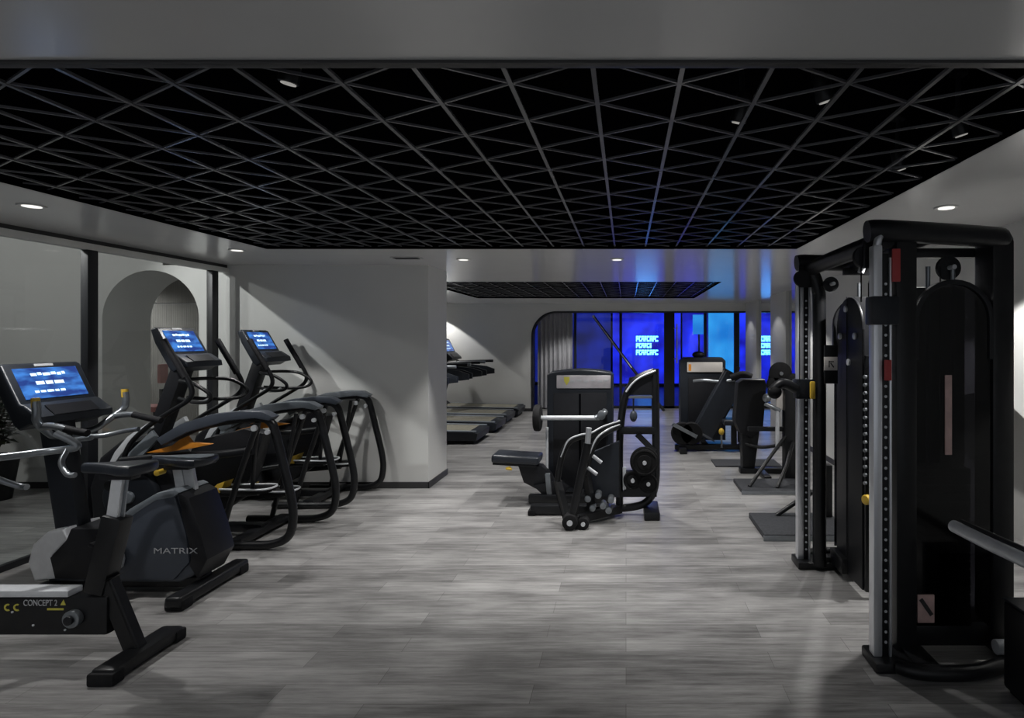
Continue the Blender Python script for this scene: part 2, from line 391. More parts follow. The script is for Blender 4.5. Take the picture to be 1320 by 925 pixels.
# outside
struct(B().bx(-8, 10, 13.35, 24, -.13, -.01, 0).build('ground_outside', 'outside_ground'))
scr = thing('led_screen', (.9, 19.45, 0), 'bright blue lit screen with three lines of cyan lettering outside the far glazing', 'screen')
B().bx(-.45, 1.85, 19.45, 19.55, .1, 3.6, .01).build('display', 'led_blue', scr)
B().bx(-.52, 1.92, 19.56, 19.7, -.01, 3.7, .01).build('cabinet', 'frame_black', scr)
rows = [(.34, 1.095, 1.615, .19), (.34, .86, 1.385, .16), (.34, 1.095, 1.155, .17)]
for x0, x1, zc, h in rows:
    b = B(); x = x0; q = 0
    while x < x1-.02:
        w = min([.085, .07, .10, .06, .09][q % 5], x1-x); st = h*.26
        if q % 3 == 0: b.bx(x, x+.03, 19.42, 19.44, zc-h/2, zc+h/2, 0); b.bx(x+.031, x+w, 19.42, 19.44, zc+h/2-st, zc+h/2, 0); b.bx(x+.031, x+w, 19.42, 19.44, zc-st/2, zc+st/2, 0)
        elif q % 3 == 1: b.bx(x, x+w, 19.42, 19.44, zc-h/2, zc-h/2+st, 0); b.bx(x, x+w, 19.42, 19.44, zc+h/2-st, zc+h/2, 0); b.bx(x, x+.028, 19.42, 19.44, zc-h/2+st, zc+h/2-st, 0)
        else: b.bx(x, x+w, 19.42, 19.44, zc-st/2, zc+st/2, 0); b.bx(x, x+.03, 19.42, 19.44, zc-h/2, zc-st/2, 0); b.bx(x+w-.03, x+w, 19.42, 19.44, zc-h/2, zc-st/2, 0); b.bx(x, x+w, 19.42, 19.44, zc+h/2-st, zc+h/2, 0)
        x += w+.012; q += 1
    b.build('lettering', 'sign_light', scr)
s2 = thing('led_screen', (3.0, 19.8, 0), 'plain blue lit screen beyond the door of the far glazing', 'screen')
B().bx(1.95, 4.4, 19.8, 19.9, .1, 3.6, .01).build('display', 'led_blue', s2); B().bx(1.93, 4.45, 19.91, 20.0, -.01, 3.7, .01).build('cabinet', 'frame_black', s2)
s3 = thing('led_screen', (-1.6, 20.2, 0), 'dim navy lit screen seen through the left panes of the far glazing', 'screen')
B().bx(-3.2, -.5, 20.2, 20.3, .1, 3.6, .01).build('display', 'led_dim', s3); B().bx(-3.25, -.48, 20.31, 20.4, -.01, 3.7, .01).build('cabinet', 'frame_black', s3)
s4 = thing('lit_sign', (2.2, 17.6, 0), 'small pale cyan lit panel high beyond the far glazing', 'screen')
B().bx(2.05, 2.45, 17.6, 17.66, 1.75, 2.35, .01).build('display', 'led_cyan', s4); B().cyl((2.25, 17.7, -.01), (2.25, 17.7, 2.3), .03).build('post', 'frame_black', s4)
s5 = thing('lit_curtain', (3.35, 18.2, 0), 'tall cyan lit curtain outside the last far pane by the white pier, its light put in as glow', 'screen')
B().bx(2.62, 3.6, 18.2, 18.28, .2, 3.2, .01).build('display', 'led_cyan', s5); B().bx(2.6, 3.62, 18.29, 18.36, -.01, 3.3, .01).build('cabinet', 'frame_black', s5)  # stands for a curtain lit cyan, the light put into a glowing material

# ------------------------------------------------------------------ ceiling fittings
def downlight(x, d, label):
    r = thing('downlight', (x, d, CH), label, 'ceiling light', 'recessed downlights in the soffit')
    B().lathe([(.048, -.004), (.064, -.006), (.068, 0.0), (.068, .004), (.048, .004)], (x, d, CH-.001), 'z').build('ring', 'lamp_ring', r)
    B().cyl((x, d, CH-.0065), (x, d, CH-.0085), .045).build('lens', 'lamp_lens', r)
for x, d, l in ((-3.54, 3.42, 'round recessed downlight in the soffit nearest the glass partition front'),
                (-3.47, 5.12, 'small recessed downlight at the back left corner of the ceiling lattice'),
                (-1.62, 5.72, 'small recessed downlight beside the ceiling vent in the rear soffit'),
                (-.09, 5.72, 'small recessed downlight midway along the soffit behind the lattice'),
                (1.93, 3.46, 'round recessed downlight above the black cable machine')):
    downlight(x, d, l)
v = thing('ceiling_vent', (-2.14, 5.6, CH), 'flat pale slotted air vent in the soffit near the white wall', 'vent')
B().bx(-2.28, -2.0, 5.54, 5.66, CH-.008, CH-.0005, .003).build('frame', 'lamp_ring', v)
b = B()
for i in range(5): b.bx(-2.26, -2.02, 5.555+.02*i, 5.562+.02*i, CH-.012, CH-.0085, 0)
b.build('slats', 'baseboard', v)
def lamphead(x, d, tx, td, label):
    r = thing('spot_lamp', (x, d, 2.74), label, 'ceiling light', 'spot lamps above the lattice')
    a = Vector((tx, td, -1)).normalized(); p = Vector((x, d, 2.52))
    B().cyl(p-a*.06, p+a*.05, .030, .034, bev=.004).build('head', 'black_metal', r)
    B().cyl(p+a*.0505, p+a*.054, .024).build('lens', 'small_lens', r)
    b = B(); b.cyl((x, d, 2.739), p-a*.03, .01); b.cyl((x, d, 2.739), (x, d, 2.725), .035); b.build('bracket', 'frame_black', r)
for x, d, tx, td, l in ((.72, 2.10, .3, .2, 'pale spot lamp above the near edge of lattice, third from the right'),
                        (.46, 2.30, -.2, .3, 'pale spot lamp above lattice beside a blue-lit bar'),
                        (1.42, 2.45, .3, .1, 'pale spot lamp at the right edge of the lattice near the front'),
                        (1.40, 2.95, .3, .1, 'pale spot lamp at the right edge of the lattice, further back'),
                        (-1.14, 1.95, -.2, .1, 'spot lamp above lattice close to the front soffit on the left')):
    lamphead(x, d, tx, td, l)

# ================================================================== consoles (shared by bikes and ellipticals)
def console(root, top, bot, dc, w, th=.075, scr_h=.58, lip=.07):
    T = Vector((top[0], 0, top[1])); Bt = Vector((bot[0], 0, bot[1]))
    u = (T-Bt); L = u.length; u.normalize(); nrm = Vector((u.z, 0, -u.x))         # faces +x and up
    if nrm.x < 0: nrm = -nrm
    def pt(a, h): q = Bt+u*a+nrm*h; return (q.x, q.z)
    prof = [pt(0, 0), pt(-.02, .02+lip*.5), pt(.02, lip), pt(L*.30, .02), pt(L*.34, .0), pt(L*.95, .0), pt(L, -.015), pt(L, -th*.7), pt(L*.7, -th), pt(L*.1, -th), pt(0, -th*.8)]
    h = B().prism(prof, 'y', dc-w/2, dc+w/2, .014, 3).build('console', 'dark_plastic', root)
    b = B(); a0, a1 = L*.40, L*.90
    Q = lambda a, hh: pt(a, hh)
    b.prism([Q(a0, .0005), Q(a1, .0005), Q(a1, .004), Q(a0, .004)], 'y', dc-w*.40, dc+w*.40)
    sc = b.build('screen', 'console_screen', h)
    b = B()
    def bar(fa, y0, y1, hh):
        a = a0+(a1-a0)*fa; ha = (a1-a0)*hh
        b.prism([Q(a-ha, .0042), Q(a+ha, .0042), Q(a+ha, .0055), Q(a-ha, .0055)], 'y', dc+w*y0, dc+w*y1)
    x = -.22
    for k, ww in enumerate((.07, .05, .09, .06, .05, .04)): bar(.78+.02*(k % 2), x, x+ww, .045); x += ww+.015
    x = -.2
    for ww in (.10, .09, .12): bar(.50, x, x+ww, .055); x += ww+.02
    x = -.26
    for ww in (.05, .06, .08, .05, .06): bar(.22, x, x+ww, .035); x += ww+.02
    b.build('screen_text', 'screen_glyph', sc)
    b = B(); b.prism([Q(L*.06, lip*.93), Q(L*.25, .036), Q(L*.25, .042), Q(L*.06, lip*.98+.004)], 'y', dc-w*.3, dc+w*.3); b.build('keypad', 'black_plastic', h)
    b = B(); b.prism([Q(L*.93, .0005), Q(L*.97, -.0005), Q(L*.97, .003), Q(L*.93, .003)], 'y', dc-w*.12, dc+w*.12); b.build('badge', 'ink_grey', h)
    return h

# ================================================================== ELLIPTICALS (two)
def elliptical():
    D0 = 4.69
    r = thing('elliptical_trainer', (-3.3, D0, 0), 'black elliptical with lit console beside the exercise bike, nearer one by the glass partition', 'elliptical', 'elliptical trainers by the white wall')
    b = B(); b.bx(-4.15, -2.95, D0-.05, D0+.05, .04, .10, .01); b.bx(-4.18, -4.06, D0-.30, D0+.30, .012, .085, .015); b.bx(-3.02, -2.92, D0-.33, D0+.33, .03, .08, .012)
    for s in (-1, 1): b.cyl((-4.12, D0+s*.26, 0), (-4.12, D0+s*.26, .02), .03)
    b.build('base', 'black_metal', r)
    prof = [(-4.22, .1), (-4.25, .42), (-4.17, .66), (-4.0, .80), (-3.82, .80), (-3.66, .66), (-3.55, .45), (-3.48, .1)]
    fh = B().prism(prof, 'y', D0-.15, D0+.15, .03, 3).build('housing', 'black_plastic', r)
    for s in (-1, 1):
        b = B(); b.cyl((-3.9, D0+s*.151, .36), (-3.9, D0+s*.185, .36), .23, .21, n=36, bev=.008); c = b.build('flywheel_cover', 'dark_plastic', fh)
        b = B(); b.cyl((-3.9, D0+s*.186, .36), (-3.9, D0+s*.21, .36), .05, .045, bev=.004); b.build('hub', 'slate_top', fh)
        # pale curved blades at the front of the housing
        c1 = [(-4.06, .60), (-4.0, .72), (-3.90, .84), (-3.74, .945)]; c2 = [(-3.72, .905), (-3.87, .80), (-3.96, .69), (-4.02, .60)]
        B().prism(c1+c2, 'y', D0+s*.16, D0+s*.20, .004).build('blade', 'silver', r)
        c1 = [(-3.97, .60), (-3.9, .71), (-3.72, .885), (-3.67, .82), (-3.80, .68), (-3.86, .60)]
        B().prism(c1, 'y', D0+s*.165, D0+s*.19, .004).build('blade', 'slate_top', r)
    B().beam((-3.86, D0, .7), (-3.60, D0, 1.42), .13, .11, .025).build('mast', 'black_plastic', r)
    console(r, (-3.68, 1.70), (-3.49, 1.37), D0, .40)
    b = B()
    for s in (-1, 1):
        b.tube([(-3.60, D0+s*.04, 1.27), (-3.50, D0+s*.17, 1.27), (-3.36, D0+s*.22, 1.25), (-3.24, D0+s*.22, 1.17), (-3.28, D0+s*.19, 1.11), (-3.44, D0+s*.12, 1.10), (-3.62, D0+s*.04, 1.12)], .015)
    b.build('handlebar', 'black_metal', r)
    b = B(); b.tube([(-3.50, D0-.14, 1.10), (-3.46, D0, 1.085), (-3.50, D0+.14, 1.10)], .017); b.build('pulse_grip', 'silver', r)
    for s in (-1, 1):
        y = D0+s*.29
        a = B().tube([(-3.53, y, 1.57), (-3.43, y, 1.40), (-3.335, y, 1.24), (-3.35, y, 1.14), (-3.50, y, 1.04), (-3.69, y-s*.02, .92), (-3.86, y-s*.05, .76), (-3.95, y-s*.06, .50)], .018).build('moving_arm', 'black_metal', r)
        B().tube([(-3.545, y, 1.595), (-3.49, y, 1.50), (-3.43, y, 1.40), (-3.375, y, 1.305)], .024).build('grip', 'foam', a)
        B().cyl((-3.95, y-s*.10, .48), (-3.95, y+s*.02, .48), .04, bev=.004).build('pivot', 'black_plastic', a)
        # side frame: bent tube down to the floor
        y = D0+s*.322
        fr = B().tube([(-3.44, y, .85), (-3.25, y, .93), (-3.0, y, .985), (-2.78, y, 1.0), (-2.70, y, .965), (-2.665, y, .88), (-2.61, y, .66), (-2.545, y, .38), (-2.535, y, .22), (-2.57, y, .10), (-2.68, y, .045), (-2.85, y, .034), (-3.30, y, .034)], .031, n=14).build('side_frame', 'black_metal', r)
        B().tube([(-2.80, y, .97), (-2.86, y, .80), (-3.02, y, .32), (-3.09, y, .05)], .021).build('strut', 'black_metal', fr)
        B().prism([(-3.50, .80), (-3.30, .90), (-3.0, .985), (-2.80, 1.005), (-2.69, .985), (-2.66, 1.015), (-2.74, 1.055), (-2.90, 1.06), (-3.12, 1.035), (-3.36, .96), (-3.54, .85)], 'y', y-.05, y+.05, .012).build('fairing', 'slate_top' if s > 0 else 'blue_grey_plastic', fr)
        b = B(); b.cyl((-2.80, y-.055, .93), (-2.80, y-.035, .93), .022); b.cyl((-2.70, y-.055, .90), (-2.70, y-.035, .90), .018); b.build('bolts', 'silver', fr)
        # hanging pedal link
        yp = D0+s*.16; zz = .40 if s < 0 else .30
        B().tube([(-2.84, y-s*.07, .96), (-2.88, y-s*.08, .7), (-2.93, yp+s*.03, zz+.02)], .016).build('hanging_link', 'black_metal', r)
        pa = B().tube([(-3.85, D0+s*.13, .30+.06*s), (-3.4, yp, zz-.04), (-2.90, yp, zz-.01)], .024).build('pedal_arm', 'black_metal', r)
        pd = B().prism([(-3.16, yp-.06), (-3.12, yp-.085), (-2.84, yp-.085), (-2.79, yp-.05), (-2.79, yp+.05), (-2.84, yp+.085), (-3.12, yp+.085), (-3.16, yp+.06)], 'z', zz, zz+.03, .006).build('pedal', 'rubber', r)
        B().tube([(-3.16, yp-.07, zz+.035), (-2.86, yp-.094, zz+.035), (-2.785, yp-.05, zz+.035), (-2.785, yp+.05, zz+.035), (-2.86, yp+.094, zz+.035), (-3.16, yp+.07, zz+.035)], .008).build('rim', 'silver', pd)
        B().prism([(-3.28, zz+.0), (-3.17, zz+.0), (-3.13, zz+.09), (-3.19, zz+.07), (-3.23, zz+.035)], 'y', yp-.055, yp+.055, .006).build('toe_stop', 'yellow', pd)
    B().prism([(-3.60, .20), (-3.60, .62), (-3.40, .80), (-3.08, .88), (-2.92, .84), (-3.0, .55), (-3.10, .32), (-3.28, .2)], 'y', D0-.065, D0+.065, .02).build('drive_cover', 'black_plastic', r)
    # orange flash under the near side frame
    y = D0-.30
    B().prism([(-3.66, .735), (-3.46, .79), (-3.36, .865), (-3.32, .815), (-3.16, .80), (-3.30, .77), (-3.50, .74)], 'y', y-.02, y+.02, .003).build('flash', 'orange', r)
    B().tube([(-3.9, y+.04, .66), (-3.5, y+.03, .70), (-3.1, y, .72), (-2.85, y, .75)], .03, ry=.02).build('link_arm', 'black_plastic', r)
    return r
e1 = elliptical()
e2 = copy_tree(e1); e2.location.y += 1.06; e2.location.x -= .035
e2['label'] = 'black elliptical with lit console standing right against the white wall'

# ================================================================== UPRIGHT BIKE
def upright_bike():
    D0 = 3.67
    r = thing('exercise_bike', (-3.1, D0, 0), 'upright exercise bike with slate body, white lettering and wide lit console', 'exercise bike')
    B().bx(-3.62, -2.68, D0-.055, D0+.055, .035, .10, .012).build('base_beam', 'black_metal', r)
    for x in (-2.66, -3.60):
        hw = .31 if x > -3 else .24
        sb = B().bx(x-.05, x+.05, D0-hw, D0+hw, .018, .085, .022, 3).build('stabilizer', 'black_metal', r)
        for s in (-1, 1): B().bx(x-.056, x+.056, D0+s*(hw-.055)-.045, D0+s*(hw-.055)+.055*s*0+.045, 0, .06, .014).build('foot_cap', 'rubber', sb)
    prof = [(-3.60, .09), (-3.62, .30), (-3.50, .40), (-3.36, .41), (-3.19, .435), (-3.08, .53), (-2.90, .635), (-2.78, .655), (-2.70, .60), (-2.64, .40), (-2.60, .24), (-2.66, .14), (-2.78, .085)]
    body = B().prism(prof, 'y', D0-.105, D0+.105, .035, 3).build('body', 'blue_grey_plastic', r)
    B().prism([(-3.34, .12), (-3.36, .40), (-3.19, .425), (-3.06, .54), (-2.90, .62), (-2.79, .63), (-2.72, .40), (-2.70, .22), (-2.80, .11)], 'y', D0-.122, D0-.09, .014).build('side_panel', 'blue_grey_plastic', body)
    B().prism([(-3.20, .445), (-3.07, .55), (-2.90, .65), (-2.79, .672), (-2.755, .655), (-2.79, .625), (-2.90, .605), (-3.05, .51), (-3.17, .42)], 'y', D0-.128, D0+.128, .012).build('top_cover', 'slate_top', body)
    B().prism([(-2.775, .66), (-2.70, .62), (-2.625, .40), (-2.585, .24), (-2.65, .12), (-2.70, .20), (-2.69, .28), (-2.74, .48)], 'y', D0-.126, D0+.126, .014).build('rear_cover', 'black_plastic', body)
    B().prism([(-3.66, .10), (-3.70, .22), (-3.67, .33), (-3.58, .41), (-3.47, .43), (-3.45, .36), (-3.55, .26), (-3.52, .12)], 'y', D0-.125, D0+.125, .02, 3).build('nose_cover', 'silver', body)
    B().prism([(-3.53, .12), (-3.56, .25), (-3.46, .36), (-3.43, .43), (-3.20, .43), (-3.24, .11)], 'y', D0-.127, D0+.127, .014).build('front_cover', 'black_plastic', body)
    text('MATRIX', 'lettering', 'ink_grey', body, (X(224, 3.53), D0-.1275, Z(711, 3.53)), .05, FRONT, width=.27)
    # crank
    for s in (-1, 1):
        ck = B().prism([(-3.175, .20), (-3.135, .175), (-3.095, .20), (-3.085, .25), (-3.105, .36), (-3.135, .37), (-3.165, .36), (-3.185, .25)] if s < 0 else [(-3.175, .34), (-3.135, .365), (-3.095, .34), (-3.085, .29), (-3.105, .18), (-3.135, .17), (-3.165, .18), (-3.185, .29)], 'y', D0+s*.13, D0+s*.155, .006).build('crank', 'silver', r)
        zp = .37 if s < 0 else .18
        B().cyl((-3.135, D0+s*.10, .26), (-3.135, D0+s*.165, .26), .028, bev=.003).build('axle', 'grey_tube', ck)
        pdl = B().box((-3.135, D0+s*.225, zp), (.10, .10, .026), Matrix.Rotation(.25, 3, 'Y'), .008).build('pedal', 'black_plastic', r)
        B().tube([(-3.19, D0+s*.18, zp), (-3.17, D0+s*.225, zp+.045), (-3.10, D0+s*.235, zp+.05), (-3.08, D0+s*.27, zp)], .008, ry=.012).build('strap', 'rubber', pdl)
    # mast
    B().beam((-3.525, D0, .36), (-3.655, D0, 1.18), .10, .16, .03).build('mast', 'dark_plastic', r)
    console(r, (-3.735, 1.455), (-3.555, 1.085), D0, .50, .09)
    hb = B()
    for s in (-1, 1):
        hb.tube([(-3.58, D0, 1.01), (-3.53, D0+s*.12, 1.0), (-3.50, D0+s*.22, 1.06), (-3.47, D0+s*.29, 1.12), (-3.46, D0+s*.30, 1.17), (-3.465, D0+s*.30, 1.235)], .021)
        hb.tube([(-3.50, D0+s*.24, 1.075), (-3.40, D0+s*.27, 1.085), (-3.28, D0+s*.27, 1.06), (-3.20, D0+s*.27, 1.045)], .021)
        hb.tube([(-3.57, D0, .985), (-3.46, D0+s*.10, .965), (-3.36, D0+s*.16, .985), (-3.26, D0+s*.17, 1.0)], .016)
    bar = hb.build('handlebar', 'grey_tube', r)
    for s in (-1, 1):
        B().tube([(-3.464, D0+s*.30, 1.20), (-3.467, D0+s*.30, 1.255)], .021, smooth=False).build('bar_end', 'yellow', bar)
        B().tube([(-3.38, D0+s*.27, 1.083), (-3.28, D0+s*.27, 1.06), (-3.19, D0+s*.27, 1.043)], .022).build('grip', 'foam', bar)
    # seat post and saddle
    for x in (-2.80, -2.865):
        B().beam((x+.03, D0, .63), (x+.0, D0, .80), .032, .06, .006).build('seat_post', 'silver', r)
    B().bx(-2.92, -2.76, D0-.05, D0+.05, .775, .80, .006).build('seat_clamp', 'black_plastic', r)
    sd = [(-3.02, D0-.022), (-2.95, D0-.032), (-2.86, D0-.07), (-2.76, D0-.105), (-2.68, D0-.11), (-2.655, D0-.06), (-2.65, D0), (-2.655, D0+.06), (-2.68, D0+.11), (-2.76, D0+.105), (-2.86, D0+.07), (-2.95, D0+.032), (-3.02, D0+.022), (-3.03, D0)]
    s_ = B().prism(sd, 'z', .80, .85, .02, 3).build('saddle', 'vinyl', r)
    B().prism([(x, D0+(y-D0)*.55) for x, y in sd], 'z', .8505, .856, .002).build('saddle_top', 'slate_top', s_)
    B().cyl((-2.93, D0-.09, .765), (-2.93, D0-.03, .765), .018, bev=.003).build('adjust_knob', 'yellow', r)
    return r
upright_bike()

# ================================================================== SPIN BIKE (front left)
def spin_bike():
    D0 = 2.86
    r = thing('spin_bike', (-2.9, D0, 0), 'black air bike with lettered box beam, saddle and angled rear leg at front left', 'exercise bike')
    leg = B().beam((X(138, D0), D0, Z(746, D0)), (X(176, D0), D0, .05), .065, .08, .01).build('rear_leg', 'black_metal', r)
    ft = B().bx(-2.475, -2.365, D0-.21, D0+.21, .012, .075, .018).build('rear_foot', 'black_metal', r)
    for s in (-1, 1): B().bx(-2.482, -2.358, D0+s*.19-.035, D0+s*.19+.035, 0, .06, .012).build('foot_cap', 'rubber', ft)
    B().beam((X(128, D0), D0, Z(762, D0)), (X(152, D0), D0, Z(664, D0)), .085, .10, .014).build('seat_tube', 'black_metal', r)
    p0, p1 = Vector((X(147, D0), D0, Z(675, D0))), Vector((X(156, D0), D0, Z(612, D0)))
    B().beam(p0, p1, .045, .055, .006).build('seat_post', 'silver', r)
    B().beam(p0+Vector((.035, 0, -.02)), p1+Vector((.03, 0, 0)), .008, .02, .002).build('scale_strip', 'grey_tube', r)
    B().bx(-2.60, -2.44, D0-.03, D0+.03, .905, .935, .008).build('seat_clamp', 'black_plastic', r)
    sd = [(-2.70, D0-.018), (-2.62, D0-.028), (-2.54, D0-.055), (-2.47, D0-.085), (-2.40, D0-.09), (-2.375, D0-.05), (-2.37, D0), (-2.375, D0+.05), (-2.40, D0+.09), (-2.47, D0+.085), (-2.54, D0+.055), (-2.62, D0+.028), (-2.70, D0+.018), (-2.71, D0)]
    B().prism(sd, 'z', .935, .985, .018, 3).build('saddle', 'vinyl', r)
    bm_ = B().bx(-3.62, X(148, D0), D0-.045, D0+.045, .148, .335, .012).build('box_beam', 'black_metal', r)
    B().bx(-3.55, X(100, D0), D0-.05, D0+.03, .336, .368, .006).build('top_rail', 'silver', bm_)
    zt = Z(777, D0)
    text('CONCEPT 2', 'lettering', 'ink_grey', bm_, (X(51, 2.81), D0-.0465, Z(777.5, 2.81)), .042, FRONT, width=.165)
    b = B()
    for cx in (X(9, 2.81), X(21, 2.81)):
        b.prism(arc(cx, zt, .018, 60, 300, 10)+arc(cx, zt, .010, 300, 60, 10), 'y', D0-.0475, D0-.0455)
    b.build('emblem', 'lime_ink', bm_)
    b = B(); b.bx(X(60, 2.81), X(81, 2.81), D0-.0475, D0-.0455, Z(786.5, 2.81), Z(784, 2.81), 0); b.build('underline', 'lime_ink', bm_)
    b = B(); b.prism([(X(77, 2.81), Z(780, 2.81)), (X(84, 2.81), Z(780, 2.81)), (X(81, 2.81), Z(773, 2.81))], 'y', D0-.0475, D0-.0455); b.build('mark', 'lime_ink', bm_)
    c = B(); cx, cz = X(94, 2.8), Z(797, 2.8)
    c.cyl((cx, D0-.046, cz), (cx, D0-.075, cz), .042, n=28, bev=.004); pl = c.build('pulley', 'grey_tube', r)
    B().cyl((cx, D0-.0755, cz), (cx, D0-.09, cz), .022, bev=.003).build('cap', 'black_plastic', pl)
    b = B()
    for px_, py_ in ((15, 789), (42, 806), (83, 812)): b.cyl((X(px_, 2.81), D0-.045, Z(py_, 2.81)), (X(px_, 2.81), D0-.049, Z(py_, 2.81)), .005, n=10)
    b.build('bolts', 'silver', r)
    # crank, flywheel cage and front (mostly outside the frame)
    B().lathe([(.02, -.07), (.24, -.07), (.27, -.045), (.27, .045), (.24, .07), (.02, .07)], (-3.50, D0, .42), 'y', 40).build('flywheel_cage', 'black_plastic', r)
    B().bx(-3.72, -3.62, D0-.30, D0+.30, .0, .07, .015).build('front_foot', 'black_metal', r)
    B().beam((-3.66, D0, .05), (-3.60, D0, .36), .07, .08, .01).build('front_leg', 'black_metal', r)
    B().beam((-3.44, D0, .60), (-3.22, D0, .98), .05, .06, .01).build('front_post', 'black_metal', r)
    hb = B()
    for s in (-1, 1):
        hb.tube([(-3.22, D0, 1.0), (-3.15, D0+s*.10, 1.0), (-3.06, D0+s*.19, 1.005), (-2.945, D0+s*.21, 1.02), (-2.955, D0+s*.21, 1.05), (-3.03, D0+s*.19, 1.10)], .019)
        hb.tube([(-2.98, D0+s*.20, 1.01), (-2.97, D0+s*.16, .95), (-2.90, D0+s*.12, .90), (-2.86, D0+s*.12, .895)], .014)
    h = hb.build('handlebar', 'grey_tube', r)
    B().tube([(-3.25, D0-.0, .99), (-3.19, D0, 1.0)], .03, smooth=False).build('stem_clamp', 'black_plastic', h)
    return r
spin_bike()

# ================================================================== TREADMILLS (four)
def treadmill():
    D0 = 8.77+.36
    r = thing('treadmill', (-3.3, D0, 0), 'treadmill nearest the white corner, closest of the row of four', 'treadmill', 'row of treadmills')
    w = .40
    dk = B().prism([(-2.28, .05), (-2.26, .16), (-2.34, .185), (-3.9, .215), (-4.3, .24), (-4.4, .14), (-4.3, .06)], 'y', D0-w, D0+w, .015).build('deck', 'dark_plastic', r)
    B().prism([(-2.40, .186), (-3.85, .2165), (-3.85, .223), (-2.40, .193)], 'y', D0-w+.12, D0+w-.12).build('belt', 'belt', dk)
    for s in (-1, 1):
        B().prism([(-2.30, .178), (-3.9, .214), (-3.9, .228), (-2.30, .195)], 'y', D0+s*(w-.055)-.045, D0+s*(w-.055)+.045, .004).build('side_rail', 'slate_top', dk)
        B().bx(-2.45, -2.33, D0+s*.33-.04, D0+s*.33+.04, 0, .06, .01).build('foot', 'rubber', r)
        B().tube([(-4.05, D0+s*.37, .2), (-3.98, D0+s*.37, .6), (-3.80, D0+s*.36, 1.0), (-3.72, D0+s*.34, 1.14)], .045, ry=.03).build('upright', 'black_metal', r)
        B().tube([(-3.78, D0+s*.34, 1.10), (-3.5, D0+s*.35, 1.12), (-3.1, D0+s*.35, 1.13), (-2.96, D0+s*.35, 1.13)], .028).build('handrail', 'grey_tube' if s < 0 else 'black_metal', r)
        B().prism([(-3.6, 1.08), (-3.1, 1.02), (-2.93, .96), (-2.93, .86), (-3.1, .84), (-3.5, .93)], 'y', D0+s*.35-.03, D0+s*.35+.03, .012).build('side_pod', 'dark_plastic', r)
    B().bx(-4.25, -4.12, D0-.33, D0+.33, 0, .07, .01).build('front_foot', 'rubber', r)
    B().prism([(-4.42, .20), (-4.38, .32), (-4.1, .36), (-3.88, .22)], 'y', D0-.36, D0+.36, .02).build('motor_cover', 'black_plastic', r)
    console(r, (-3.92, 1.62), (-3.70, 1.17), D0, .70, .09)
    return r
t1 = treadmill()
for i, l in enumerate(('treadmill second from the white corner in the row of four', 'treadmill third from the white corner in the row of four', 'farthest treadmill of the row, right by the far white wall')):
    c = copy_tree(t1); c.location.y += (1.02, 2.02, 3.0)[i]; c.location.x += (.06, .04, .07)[i]; c['label'] = l

